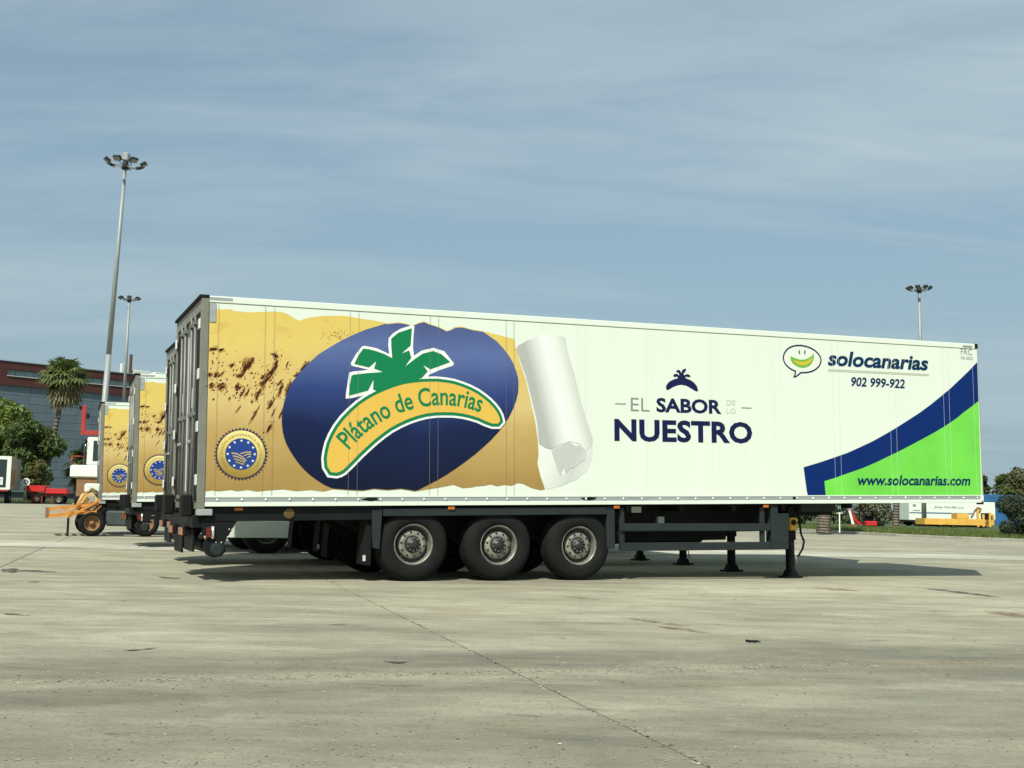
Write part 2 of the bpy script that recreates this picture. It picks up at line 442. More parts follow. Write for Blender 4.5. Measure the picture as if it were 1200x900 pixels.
# pale worn strips crossing the yard
def strip(name, pts, z):
    b2 = bmesh.new(); b2.faces.new([b2.verts.new((x, y, z)) for x, y in pts]); o = obj(name, b2, CONC2); return tag(o, kind='structure')
strip('pale_strip', [(-30, 27.0), (-10.7, 24.97), (-6.4, 24.5), (-1.0, 24.0), (-1.0, 26.0), (-6.4, 26.6), (-12.0, 28.1), (-30, 30.5)], 0.006)
strip('pale_strip', [(-0.5, 27.5), (7.5, 28.9), (12.7, 29.3), (30, 30.0), (30, 33.0), (14.0, 32.2), (8.5, 32.1), (-0.5, 31.0)], 0.006)
def washmat(name, col, cover):
    mm = bpy.data.materials.new(name); mm.use_nodes = True
    n, l = mm.node_tree.nodes, mm.node_tree.links
    b = n['Principled BSDF']; b.inputs['Base Color'].default_value = (*col, 1); b.inputs['Roughness'].default_value = 0.9
    g = n.new('ShaderNodeNewGeometry'); t = n.new('ShaderNodeTexNoise'); t.inputs['Scale'].default_value = 7; t.inputs['Detail'].default_value = 6
    l.new(g.outputs['Position'], t.inputs['Vector'])
    mr_ = n.new('ShaderNodeMapRange'); mr_.inputs[1].default_value = 0.38; mr_.inputs[2].default_value = 0.58; mr_.inputs[4].default_value = cover; l.new(t.outputs['Fac'], mr_.inputs[0])
    tr_ = n.new('ShaderNodeBsdfTransparent'); ms = n.new('ShaderNodeMixShader')
    l.new(mr_.outputs[0], ms.inputs[0]); l.new(tr_.outputs[0], ms.inputs[1]); l.new(b.outputs[0], ms.inputs[2]); l.new(ms.outputs[0], n['Material Output'].inputs['Surface'])
    return mm
TAR = washmat('tar_wash', (0.045, 0.043, 0.036), 0.85); RUSTW = washmat('rust_wash', (0.19, 0.095, 0.045), 0.6)
for nm, mm, polys in (('tar_mark', TAR, [[(6.04,17.69),(6.39,17.27),(6.58,16.51),(6.64,15.92),(6.44,16.16),(6.22,16.96)],[(-7.43,17.38),(-7.32,17.66),(-7.09,17.29),(-6.92,17.36),(-6.43,16.99),(-6.59,16.83),(-6.91,17.03),(-6.93,16.6),(-7.11,16.74)],[(-4.87,16.54),(-4.63,16.34),(-4.53,16.47),(-4.46,16.12),(-4.67,16.14)],[(-4.1,12.59),(-3.9,12.42),(-3.98,12.51),(-4.15,12.69)],[(-2.87,8.51),(-2.67,8.62),(-2.55,8.77),(-2.57,8.66),(-2.69,8.52)],[(-0.86,8.29),(-0.72,8.27),(-0.64,8.37),(-0.72,8.18),(-0.81,8.21)],[(-1.6,10.63),(-1.43,10.74),(-1.5,10.58)],[(-6.07,14.97),(-5.93,15.1),(-5.9,14.86)],[(-4.71,11.07),(-4.5,10.99),(-4.32,10.82),(-4.54,10.85)]]),
                      ('rust_streak', RUSTW, [[(5.47,13.67),(5.67,13.61),(5.79,13.33),(5.59,12.88),(5.48,13.05),(5.41,13.34)],[(1.19,11.81),(1.39,11.72),(1.6,11.39),(1.73,11.18),(1.61,11.15),(1.4,11.43)],[(1.33,11.17),(1.62,11.01),(1.86,10.48),(1.69,10.65),(1.45,10.9)],[(0.58,14.6),(0.83,14.4),(1.12,14.09),(0.87,14.15)],[(4.41,17.28),(4.77,17.04),(4.95,16.59),(4.54,16.63)]])):
    for P_ in polys:                                   # stains with a shape of their own on the slabs
        b2 = bmesh.new(); b2.faces.new([b2.verts.new((x, y, 0.004)) for x, y in P_]); b2.normal_update()
        bmesh.ops.triangulate(b2, faces=b2.faces, ngon_method='EAR_CLIP'); o_ = obj(nm, b2, mm, yard)
# kerb on the right and round the far side, stone by stone
KP = [(44, 26), (33, 36.5), (26.5, 44), (21.8, 50), (20.1, 52.5), (18.4, 56), (16.6, 65), (13.5, 80), (6, 96), (-14, 103), (-40, 106), (-75, 109), (-120, 113)]
kerb = tag(empty('kerb'), kind='structure')
kme = None
for (a, b) in zip(KP, KP[1:]):
    A, Bq = Vector((*a, 0)), Vector((*b, 0)); L = (Bq-A).length; nseg = max(1, round(L/(1.3 if a[0] > 10 else 4)))
    d = (Bq-A)/nseg; ang = math.atan2(d.y, d.x)
    for k in range(nseg):
        p = A + d*k
        if kme is None:
            b2 = bmesh.new(); box(b2, 0.0, 0.985, -0.08, 0.08, -0.1, 0.13); s = obj('kerb_stone', b2, KERBM, kerb, bevel=0.015); kme = s.data
        else:
            s = bpy.data.objects.new('kerb_stone', kme); COL.objects.link(s); s.parent = kerb
        s.location = (p.x, p.y, yard_z(p.x, p.y) - 0.01 + random.uniform(-0.006, 0.006)); s.rotation_euler = (0, 0, ang); s.scale = (d.length, 1, 1)
# grass verge behind the kerb
def verge(name, inner, out):
    vs = [(x, y, yard_z(x, y) + 0.09) for x, y in inner] + [(x, y, 0.09 + yard_z(x, y)) for x, y in out]
    n_ = len(inner); fs = [(i, i+1, n_+i+1, n_+i) for i in range(n_-1)]
    return tag(pydata(name, vs, fs, TURF), kind='structure')
verge('verge', [(x+0.09, y+0.06) for x, y in KP], [(90, 60), (95, 80), (95, 110), (90, 160), (80, 220), (70, 260), (60, 300), (40, 320), (10, 340), (-30, 350), (-80, 360), (-130, 360), (-200, 340)])
GRASS = leafmat('grass_blade', (0.075, 0.12, 0.02), (0.16, 0.19, 0.05), 0.3)
def grass(name, pts, label, hmin, hmax):
    vs, fs = [], []
    for x, y in pts:
        h = random.uniform(hmin, hmax); a = random.uniform(0, 6.28); w = random.uniform(0.012, 0.03); lx, ly = random.uniform(-.08, .08), random.uniform(-.08, .08)
        z = yard_z(x, y) + 0.085; k = len(vs)
        vs += [(x - w*math.cos(a), y - w*math.sin(a), z), (x + w*math.cos(a), y + w*math.sin(a), z), (x+lx, y+ly, z+h)]; fs.append((k, k+1, k+2))
    return tag(pydata(name, vs, fs, GRASS), label, 'grass', kind='stuff')
def kerb_x(y):
    for a, b in zip(KP, KP[1:]):
        if a[1] <= y <= b[1]: return a[0] + (b[0]-a[0])*(y-a[1])/(b[1]-a[1])
    return 20
gp = []
for _ in range(26000):
    y = random.uniform(40, 72); x = kerb_x(y) + 0.15 + random.random()**1.5*12
    gp.append((x, y))
grass('grass', gp, 'green grass on the verge behind the kerb', 0.08, 0.30)
gp = [(random.uniform(-70, -22), 109.5 + random.random()*10 - 0.04*0) for _ in range(5000)]
grass('grass', gp, 'far grass strip under the trees on the left', 0.1, 0.4)
# crumbs, leaves and grit lying on the concrete
CRUMB = leafmat('crumb', (0.07, 0.045, 0.025), (0.46, 0.42, 0.31), 0.0)
vs, fs = [], []
def crumb(p, s):
    k = len(vs); a = random.uniform(0, 6.28); e = random.uniform(.25, .8)
    u = Vector((math.cos(a), math.sin(a), 0))*s; w = Vector((-math.sin(a), math.cos(a), 0))*s*e; h = s*random.uniform(.15, .5)
    for c in (-u-w, u-w*.6, u+w, -u*.7+w): vs.append((p.x+c.x, p.y+c.y, 0.0015))
    vs.append((p.x, p.y, h)); fs.extend([(k, k+1, k+4), (k+1, k+2, k+4), (k+2, k+3, k+4), (k+3, k, k+4)])
for _ in range(9500):                      # along the slab joints
    j = random.choice([-1, 0, 0, 0, 0, 1]); u = random.uniform(-16, 16) if random.random() < .6 else random.uniform(-9, 3)
    p = SO + du*u + dv*(j*PV + random.gauss(0, 0.07 if random.random() < .5 else .38)); crumb(p, random.uniform(.003, .011))
for _ in range(1500):
    i = random.choice([0, 0, -1, 1]); v = random.uniform(-4, 22); p = SO + du*(i*PU + random.gauss(0, .03)) + dv*v; crumb(p, random.uniform(.005, .015))
for _ in range(5200):                      # scattered
    y = 5 + random.random()**1.8*22; x = random.uniform(-0.55, 0.55)*y*1.1; crumb(Vector((x, y, 0)), random.uniform(.003, .009) if random.random() < .985 else random.uniform(.010, .018))
for _ in range(5000):                      # finer dust-size bits near the viewer
    y = random.uniform(4.6, 9.5); x = random.uniform(-0.5, 0.5)*y*1.05; crumb(Vector((x, y, 0)), random.uniform(.002, .006))
tag(pydata('grit', vs, fs, CRUMB), 'leaf crumbs and grit scattered over the concrete', 'grit', kind='stuff')

# ---------------------------------------------------------------- the refrigerated trailers
TZB, TTP, TYAW = 0.9885, 0.0242, 0.3983
TL, TW, TH = 13.30, 2.60, 2.79
D = {"peel":[[0.004,2.593],[0.117,2.612],[0.285,2.625],[0.319,2.604],[0.501,2.596],[0.706,2.613],[0.845,2.628],[0.961,2.628],[1.043,2.605],[1.125,2.558],[1.197,2.52],[1.228,2.534],[1.353,2.576],[1.543,2.609],[1.832,2.629],[2.061,2.601],[2.258,2.586],[2.457,2.556],[2.625,2.581],[2.743,2.568],[2.81,2.54],[2.929,2.598],[2.997,2.615],[3.1,2.578],[3.221,2.552],[3.342,2.499],[3.394,2.512],[3.464,2.559],[3.586,2.572],[3.727,2.54],[3.905,2.523],[4.084,2.489],[4.264,2.458],[4.391,2.431],[4.402,2.43],[4.418,2.314],[4.485,2.1],[4.585,1.826],[4.668,1.489],[4.735,1.214],[4.774,0.938],[4.784,0.754],[4.766,0.6],[4.816,0.417],[4.89,0.228],[4.816,0.215],[4.665,0.249],[4.532,0.309],[4.449,0.318],[4.35,0.279],[4.251,0.293],[4.121,0.272],[4.023,0.299],[3.926,0.278],[3.803,0.27],[3.733,0.254],[3.594,0.244],[3.456,0.292],[3.284,0.26],[3.08,0.228],[2.878,0.196],[2.678,0.227],[2.479,0.211],[2.283,0.227],[2.121,0.202],[1.927,0.211],[1.704,0.227],[1.578,0.196],[1.389,0.217],[1.203,0.202],[1.018,0.226],[0.774,0.208],[0.684,0.196],[0.548,0.218],[0.414,0.2],[0.325,0.218],[0.17,0.2],[0.082,0.212],[0.004,0.2]],"ellipse":[[0.986,1.175],[0.988,1.202],[0.99,1.229],[0.991,1.256],[0.993,1.283],[0.998,1.31],[1.003,1.337],[1.008,1.364],[1.013,1.391],[1.02,1.418],[1.027,1.446],[1.035,1.473],[1.042,1.5],[1.053,1.528],[1.065,1.555],[1.076,1.583],[1.087,1.61],[1.103,1.638],[1.12,1.666],[1.137,1.693],[1.153,1.721],[1.175,1.749],[1.196,1.777],[1.218,1.805],[1.239,1.833],[1.268,1.863],[1.296,1.893],[1.325,1.923],[1.353,1.953],[1.387,1.985],[1.42,2.016],[1.454,2.048],[1.487,2.079],[1.526,2.105],[1.566,2.131],[1.606,2.158],[1.645,2.184],[1.685,2.209],[1.725,2.234],[1.765,2.259],[1.805,2.284],[1.845,2.305],[1.885,2.326],[1.926,2.347],[1.966,2.368],[2.006,2.387],[2.047,2.406],[2.087,2.425],[2.128,2.444],[2.169,2.458],[2.21,2.473],[2.251,2.487],[2.292,2.501],[2.333,2.515],[2.374,2.53],[2.416,2.545],[2.457,2.544],[2.507,2.551],[2.558,2.559],[2.608,2.566],[2.658,2.565],[2.743,2.556],[2.827,2.537],[2.912,2.578],[2.997,2.603],[3.083,2.572],[3.17,2.551],[3.256,2.525],[3.342,2.487],[3.412,2.512],[3.482,2.549],[3.552,2.556],[3.622,2.552],[3.693,2.536],[3.763,2.525],[3.834,2.518],[3.905,2.511],[3.959,2.481],[4.013,2.448],[4.066,2.415],[4.12,2.383],[4.147,2.357],[4.174,2.33],[4.201,2.304],[4.228,2.278],[4.25,2.252],[4.273,2.226],[4.295,2.2],[4.318,2.174],[4.334,2.147],[4.351,2.12],[4.367,2.093],[4.383,2.066],[4.394,2.039],[4.405,2.013],[4.416,1.986],[4.427,1.96],[4.434,1.935],[4.441,1.91],[4.449,1.886],[4.456,1.861],[4.458,1.836],[4.46,1.81],[4.461,1.785],[4.463,1.76],[4.461,1.731],[4.46,1.702],[4.458,1.672],[4.456,1.643],[4.449,1.613],[4.441,1.583],[4.434,1.554],[4.426,1.524],[4.414,1.494],[4.402,1.465],[4.391,1.435],[4.379,1.406],[4.364,1.377],[4.348,1.347],[4.333,1.317],[4.318,1.288],[4.3,1.26],[4.282,1.232],[4.264,1.204],[4.246,1.176],[4.224,1.149],[4.201,1.122],[4.178,1.095],[4.156,1.068],[4.127,1.038],[4.097,1.008],[4.067,0.977],[4.038,0.947],[4.006,0.918],[3.973,0.89],[3.941,0.861],[3.908,0.833],[3.874,0.805],[3.841,0.778],[3.808,0.75],[3.774,0.723],[3.737,0.697],[3.701,0.67],[3.665,0.644],[3.628,0.618],[3.593,0.594],[3.558,0.57],[3.524,0.546],[3.489,0.522],[3.455,0.501],[3.42,0.48],[3.386,0.458],[3.352,0.437],[3.318,0.417],[3.284,0.398],[3.249,0.379],[3.215,0.359],[3.181,0.342],[3.147,0.326],[3.114,0.309],[3.08,0.292],[3.03,0.268],[2.979,0.244],[2.929,0.22],[2.878,0.208],[2.828,0.216],[2.778,0.224],[2.728,0.231],[2.678,0.239],[2.612,0.234],[2.546,0.228],[2.48,0.223],[2.414,0.228],[2.349,0.234],[2.284,0.239],[2.219,0.229],[2.154,0.219],[2.098,0.215],[2.041,0.218],[1.984,0.22],[1.928,0.223],[1.872,0.227],[1.816,0.231],[1.76,0.235],[1.704,0.239],[1.674,0.249],[1.643,0.262],[1.613,0.275],[1.583,0.288],[1.558,0.303],[1.532,0.319],[1.506,0.334],[1.481,0.35],[1.457,0.367],[1.433,0.383],[1.41,0.4],[1.386,0.417],[1.366,0.434],[1.346,0.452],[1.327,0.469],[1.307,0.487],[1.287,0.508],[1.268,0.53],[1.248,0.551],[1.228,0.573],[1.212,0.593],[1.196,0.614],[1.181,0.635],[1.165,0.655],[1.15,0.678],[1.135,0.701],[1.119,0.724],[1.104,0.747],[1.091,0.77],[1.079,0.792],[1.066,0.815],[1.053,0.838],[1.046,0.857],[1.038,0.876],[1.031,0.895],[1.024,0.914],[1.019,0.933],[1.014,0.953],[1.01,0.972],[1.005,0.991],[1.001,1.014],[0.998,1.036],[0.994,1.059],[0.991,1.082],[0.99,1.105],[0.988,1.129],[0.987,1.152]],"banana":[[1.609,0.645],[1.624,0.747],[1.648,0.847],[1.694,0.957],[1.756,1.068],[1.844,1.186],[1.946,1.292],[2.055,1.39],[2.171,1.473],[2.302,1.547],[2.433,1.608],[2.566,1.661],[2.699,1.704],[2.833,1.728],[2.969,1.746],[3.088,1.754],[3.208,1.758],[3.328,1.75],[3.45,1.734],[3.572,1.702],[3.695,1.66],[3.804,1.611],[3.906,1.548],[3.995,1.482],[4.067,1.414],[4.12,1.349],[4.156,1.284],[4.174,1.218],[4.138,1.177],[4.049,1.175],[3.942,1.209],[3.836,1.253],[3.713,1.286],[3.591,1.309],[3.451,1.322],[3.313,1.321],[3.176,1.315],[3.04,1.295],[2.904,1.259],[2.77,1.211],[2.637,1.15],[2.504,1.077],[2.39,0.995],[2.276,0.904],[2.169,0.808],[2.066,0.712],[1.955,0.598],[1.844,0.491],[1.796,0.463],[1.748,0.45],[1.669,0.459],[1.62,0.536]],"leaf":[[1.909,1.514],[1.92,1.657],[1.944,1.796],[1.982,1.812],[2.176,1.84],[2.397,1.864],[2.266,1.907],[2.296,2.012],[2.193,1.919],[1.981,1.961],[2.036,2.076],[2.107,2.181],[2.198,2.175],[2.303,2.152],[2.421,2.117],[2.529,2.065],[2.515,2.213],[2.511,2.341],[2.616,2.431],[2.816,2.506],[2.799,2.257],[2.666,2.138],[2.778,2.187],[2.811,2.086],[2.719,1.953],[2.873,2.076],[2.98,2.15],[3.142,2.196],[3.265,2.153],[3.397,2.047],[3.238,1.983],[3.097,1.93],[2.989,1.985],[3.057,1.898],[2.969,1.802],[2.808,1.744],[2.596,1.673],[2.413,1.593],[2.324,1.585],[2.256,1.613],[2.26,1.75],[2.184,1.596],[2.05,1.556]],"leafw":[[1.866,1.473],[1.87,1.555],[1.889,1.681],[1.91,1.837],[1.969,1.855],[2.098,1.872],[2.188,1.888],[1.942,1.934],[1.934,1.971],[2.005,2.1],[2.089,2.208],[2.133,2.22],[2.302,2.195],[2.487,2.12],[2.47,2.236],[2.474,2.344],[2.532,2.413],[2.642,2.486],[2.821,2.55],[2.853,2.539],[2.841,2.383],[2.834,2.228],[2.851,2.113],[2.966,2.193],[3.139,2.24],[3.306,2.199],[3.455,2.028],[3.436,1.996],[3.239,1.926],[3.09,1.858],[3.036,1.809],[2.915,1.717],[2.597,1.63],[2.309,1.519],[2.205,1.546],[1.948,1.483]],"bantext":[[1.876,0.705],[1.931,0.767],[2.083,0.936],[2.236,1.064],[2.391,1.166],[2.521,1.232],[2.652,1.291],[2.838,1.347],[3.025,1.388],[3.187,1.413],[3.35,1.417],[3.515,1.406],[3.681,1.377],[3.854,1.327],[3.932,1.3]],"seal":[0.449,0.696],"roll":[[4.428,2.283],[4.469,2.347],[4.536,2.375],[4.62,2.432],[4.704,2.446],[4.789,2.513],[4.858,2.535],[4.909,2.509],[4.994,2.53],[5.08,2.512],[5.166,2.513],[5.229,2.491],[5.269,2.291],[5.32,2.12],[5.371,1.981],[5.422,1.778],[5.473,1.576],[5.524,1.42],[5.576,1.264],[5.627,1.124],[5.678,0.984],[5.671,0.905],[5.572,0.795],[5.468,0.902],[5.296,0.946],[5.209,0.908],[5.124,0.888],[4.987,0.818],[4.902,0.841],[4.791,0.901],[4.768,1.184],[4.725,1.368],[4.668,1.582],[4.585,1.888],[4.502,2.101]],"curl":[[4.994,0.793],[5.072,0.844],[5.158,0.876],[5.296,0.934],[5.382,0.87],[5.468,0.881],[5.572,0.779],[5.554,0.67],[5.467,0.638],[5.397,0.569],[5.293,0.527],[5.224,0.459],[5.184,0.567],[5.142,0.431],[5.088,0.511],[5.054,0.634]],"curlsh":[[4.801,0.877],[4.902,0.823],[4.994,0.793],[5.054,0.634],[5.142,0.431],[5.224,0.459],[5.397,0.569],[5.554,0.67],[5.671,0.89],[5.669,0.702],[5.577,0.514],[5.396,0.373],[5.155,0.28],[4.917,0.228],[4.85,0.356],[4.806,0.509],[4.817,0.693]],"blue":[[9.511,0.588],[9.698,0.635],[9.878,0.682],[10.141,0.757],[10.407,0.835],[10.656,0.928],[10.908,1.025],[11.164,1.14],[11.422,1.263],[11.684,1.398],[11.949,1.537],[12.204,1.688],[12.445,1.844],[12.661,1.987],[12.861,2.137],[13.072,2.296],[13.286,2.471],[13.284,1.783],[13.11,1.676],[12.947,1.581],[12.799,1.486],[12.647,1.399],[12.465,1.305],[12.285,1.219],[12.018,1.101],[11.753,0.988],[11.492,0.879],[11.234,0.779],[10.979,0.679],[10.727,0.591],[10.519,0.53],[10.314,0.473],[10.122,0.416],[9.92,0.366],[9.928,0.243],[9.94,0.119],[9.584,0.12],[9.563,0.21],[9.543,0.355]],"green":[[9.92,0.366],[10.122,0.416],[10.314,0.473],[10.519,0.53],[10.727,0.591],[10.979,0.679],[11.234,0.779],[11.492,0.879],[11.753,0.988],[12.018,1.101],[12.285,1.219],[12.465,1.305],[12.647,1.399],[12.799,1.486],[12.947,1.581],[13.11,1.676],[13.284,1.783],[13.269,0.097],[9.94,0.119],[9.928,0.243]],"bub":[[9.395,2.154],[9.323,2.177],[9.263,2.209],[9.212,2.249],[9.178,2.295],[9.162,2.345],[9.163,2.388],[9.182,2.44],[9.224,2.494],[9.282,2.537],[9.355,2.567],[9.438,2.583],[9.521,2.587],[9.614,2.577],[9.707,2.555],[9.79,2.52],[9.857,2.471],[9.9,2.417],[9.917,2.361],[9.904,2.309],[9.871,2.255],[9.817,2.21],[9.748,2.172],[9.664,2.148],[9.58,2.136],[9.502,2.133],[9.466,2.105],[9.418,2.074],[9.363,2.053],[9.383,2.098]],"smile":[[9.304,2.401],[9.37,2.376],[9.442,2.356],[9.524,2.348],[9.608,2.361],[9.682,2.392],[9.735,2.427],[9.762,2.467],[9.774,2.461],[9.769,2.433],[9.774,2.407],[9.759,2.354],[9.72,2.297],[9.667,2.251],[9.604,2.227],[9.541,2.218],[9.469,2.226],[9.397,2.253],[9.342,2.289],[9.309,2.335]],"smile2":[[9.338,2.336],[9.42,2.327],[9.492,2.313],[9.575,2.316],[9.649,2.341],[9.712,2.378],[9.75,2.393],[9.732,2.345],[9.679,2.299],[9.615,2.271],[9.542,2.257],[9.47,2.264],[9.399,2.296]],"eyes":[[[9.475,2.51],[9.487,2.51],[9.499,2.446],[9.48,2.439],[9.471,2.471]],[[9.586,2.512],[9.605,2.512],[9.602,2.442],[9.581,2.44],[9.58,2.476]]],"icon":[[6.959,1.78],[6.957,1.817],[6.978,1.858],[7.029,1.904],[7.106,1.938],[7.171,1.954],[7.166,1.981],[7.12,1.974],[7.087,1.984],[7.108,2.019],[7.159,2.025],[7.197,2.0],[7.19,2.04],[7.139,2.053],[7.165,2.088],[7.211,2.085],[7.236,2.041],[7.255,2.091],[7.294,2.109],[7.328,2.11],[7.309,2.064],[7.275,2.036],[7.287,2.008],[7.334,2.027],[7.378,2.022],[7.408,1.99],[7.364,1.979],[7.318,1.989],[7.307,1.964],[7.389,1.94],[7.466,1.898],[7.517,1.844],[7.539,1.777],[7.516,1.758],[7.464,1.775],[7.4,1.81],[7.323,1.844],[7.233,1.856],[7.156,1.842],[7.079,1.813],[7.015,1.775],[6.982,1.765]],"T_solo":[10.048,12.182,2.279,2.278,2.459],"T_tel":[10.519,11.651,1.947,1.956,2.061],"T_www":[10.593,13.026,0.306,0.297,0.451],"T_sabor":[6.782,7.962,1.415,1.427,1.637],"T_el":[6.336,6.664,1.42,1.425,1.623],"T_de":[8.058,8.223,1.563,1.561,1.643],"T_lo":[8.06,8.226,1.43,1.43,1.511],"T_nuestro":[6.047,8.532,0.959,0.971,1.294],"T_frc":[12.918,13.178,2.589,2.593,2.695],"T_yr":[12.914,13.196,2.504,2.509,2.561],"T_d1":[6.065,6.249,1.515,1.52,1.526],"T_d2":[8.338,8.526,1.53,1.536,1.542],"T_ul":[10.055,12.188,2.216,2.216,2.249],"T_ul2":[10.054,12.187,2.193,2.192,2.249],"streak":[[0.482,1.845,0.061,0.124,0.034,-0.017],[0.542,1.9,0.035,0.06,0.018,-0.01],[0.836,1.802,0.077,0.131,0.026,-0.015],[0.747,1.671,0.065,0.082,0.023,-0.018],[0.899,1.92,0.023,0.066,0.015,-0.005],[0.173,1.582,0.059,0.053,0.022,-0.025],[0.044,1.593,0.037,0.033,0.018,-0.02],[0.11,1.739,0.042,0.046,0.018,-0.017],[0.89,2.031,0.039,0.009,0.004,-0.023],[0.971,2.035,0.012,0.001,0.0,-0.009],[1.289,1.878,0.07,0.081,0.02,-0.016],[1.197,1.781,0.06,0.037,0.008,-0.014],[1.099,1.602,0.059,0.14,0.028,-0.011],[0.956,1.551,0.042,0.096,0.019,-0.008],[0.844,1.375,0.047,0.086,0.016,-0.009],[0.823,1.041,0.036,0.072,0.018,-0.009],[0.619,1.219,0.082,0.138,0.009,-0.005],[0.403,1.287,0.034,0.052,0.007,-0.004],[0.397,1.578,0.034,0.053,0.022,-0.015],[0.062,2.078,0.065,0.015,0.003,-0.016],[0.162,2.071,0.042,0.018,0.006,-0.015],[0.985,1.251,0.036,0.085,0.011,-0.004],[0.869,1.249,0.027,0.064,0.008,-0.004],[0.67,1.519,0.044,0.081,0.018,-0.01],[0.522,1.514,0.041,0.069,0.008,-0.005],[0.455,1.5,0.035,0.059,0.008,-0.005],[0.581,1.401,0.011,0.02,0.006,-0.003],[0.659,1.472,0.031,0.062,0.012,-0.006],[1.488,2.039,0.027,0.017,0.009,-0.014],[0.312,1.872,0.034,0.031,0.012,-0.014],[0.954,1.667,0.028,0.051,0.01,-0.005],[0.191,1.765,0.021,0.027,0.007,-0.006],[0.077,1.409,0.015,0.014,0.006,-0.007],[0.026,1.735,0.025,0.023,0.012,-0.013],[1.054,1.927,0.017,0.031,0.008,-0.004],[0.855,2.046,0.034,0.005,0.001,-0.012],[0.288,1.427,0.016,0.03,0.006,-0.003],[0.723,1.728,0.026,0.039,0.013,-0.009],[0.571,1.934,0.026,0.052,0.014,-0.007],[0.416,1.739,0.053,0.022,0.007,-0.019]]}
WHITE = mat('trailer_white', (0.70, 0.755, 0.66), 0.42, var=0.035, scale=2.2, spec=.3, stretch=(1.6, 1, 0.22))
ALU = mat('aluminium', (0.40, 0.42, 0.42), 0.45, metal=0.35, var=0.2, scale=4, stretch=(0.3, 1, 3))
BOLT = mat('bolt_bright', (0.85, 0.85, 0.82), 0.25, metal=0.6)
FRAME = mat('rear_frame_steel', (0.20, 0.195, 0.16), 0.55, metal=0.1, var=0.25, scale=3)
DOORM = mat('door_skin', (0.125, 0.12, 0.10), 0.5, metal=0.1, var=0.35, scale=1.6, stretch=(1, 3, .5))
DOORW = mat('door_white', (0.66, 0.67, 0.64), 0.35, var=0.15, scale=2)
BLACK = mat('black_rubber', (0.008, 0.008, 0.008), 0.75, spec=0.2, var=0.3, scale=5)
CHAS = mat('chassis_paint', (0.009, 0.011, 0.011), 0.6, spec=0.15, var=0.35, scale=3)
GUARD = mat('guard_grey', (0.022, 0.029, 0.031), 0.58, spec=0.2, var=0.2, scale=2.5)
TYRE = mat('tyre_rubber', (0.0125, 0.0135, 0.0125), 0.88, spec=0.15, var=0.35, scale=7, bump=0.15, bscale=60)
RIM = mat('rim_steel', (0.26, 0.25, 0.215), 0.45, metal=0.4, var=0.6, scale=11)
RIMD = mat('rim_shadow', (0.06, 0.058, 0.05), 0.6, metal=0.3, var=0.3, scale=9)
DISC = mat('wheel_disc', (0.29, 0.28, 0.225), 0.5, metal=0.25, var=0.6, scale=10)
HUB = mat('hub_dark', (0.028, 0.032, 0.034), 0.45, metal=0.3)
AMBER = mat('amber_lens', (0.48, 0.12, 0.014), 0.35, coat=0.2)
REDL = mat('red_lens', (0.12, 0.012, 0.010), 0.3, coat=0.4)
YEL = mat('yellow_paint', (0.62, 0.36, 0.03), 0.45, var=0.3, scale=9)
NAVY = mat('print_navy', (0.008, 0.014, 0.062), 0.5, spec=0.12)
NAVYT = mat('print_teal_navy', (0.004, 0.030, 0.085), 0.5, spec=0.12)
GREYP = mat('print_grey', (0.22, 0.24, 0.22), 0.5, spec=0.12)
PALEP = mat('print_pale', (0.50, 0.53, 0.47), 0.5, spec=0.12)
BEIGE = mat('print_beige', (0.46, 0.44, 0.33), 0.5, spec=0.12)
PGREEN = mat('print_leaf_green', (0.008, 0.19, 0.072), 0.5, spec=0.12)
PYEL = mat('print_banana', (0.70, 0.45, 0.085), 0.5, spec=0.12)
PWHITE = mat('print_white', (0.80, 0.82, 0.78), 0.35)
LIME = mat('print_lime', (0.165, 0.62, 0.075), 0.5, spec=0.12, var=0.18, scale=1.3)
SWOOSH = mat('print_swoosh_blue', (0.003, 0.022, 0.135), 0.5, spec=0.12, var=0.08, scale=1)
SEAM = mat('panel_seam', (0.24, 0.23, 0.19), 0.6, spec=.1)
SEAMW = mat('panel_seam_pale', (0.60, 0.655, 0.57), 0.6, spec=.1)
ROD = mat('rod_steel', (0.20, 0.20, 0.18), 0.5, metal=0.2, var=0.3, scale=6)
SEALB = mat('print_seal_blue', (0.022, 0.055, 0.24), 0.5, spec=0.12)
SEALR = mat('print_seal_edge', (0.040, 0.038, 0.075), 0.5, spec=0.12)
SPOT = mat('print_bruise', (0.075, 0.022, 0.016), 0.5, spec=0.12, var=0.4, scale=7)
SPOT2 = mat('print_bruise_light', (0.46, 0.265, 0.07), 0.5, spec=0.12, var=0.3, scale=7)
GOLDT = mat('print_gold_text', (0.26, 0.19, 0.06), 0.5, spec=0.12)
SMG = mat('print_smile_green', (0.16, 0.42, 0.05), 0.5, spec=0.12)
SMY = mat('print_smile_yellow', (0.60, 0.46, 0.05), 0.5, spec=0.12)
PEEL = rampmat('print_peel', (0, 0, 1), 0.2, 2.65, [(0, (0.34, 0.215, 0.068)), (0.30, (0.47, 0.32, 0.115)), (0.5, (0.62, 0.46, 0.19)), (0.68, (0.63, 0.46, 0.16)), (0.8, (0.68, 0.51, 0.15)), (1, (0.67, 0.50, 0.125))],
               0.33, 0.34, 1.1, (1, 1, 1.4), (2.6, 0.56, 0.80, (0.42, 0.20, 0.04), 0.55))
ELL = rampmat('print_ellipse', (-0.04, 0, 1), 0.2, 2.55, [(0, (0.006, 0.010, 0.030)), (0.36, (0.010, 0.018, 0.065)), (0.56, (0.030, 0.052, 0.18)), (0.80, (0.10, 0.145, 0.33)), (1, (0.065, 0.085, 0.21))], 0.3, 0.35, 0.55, (1, 1, 0.6))
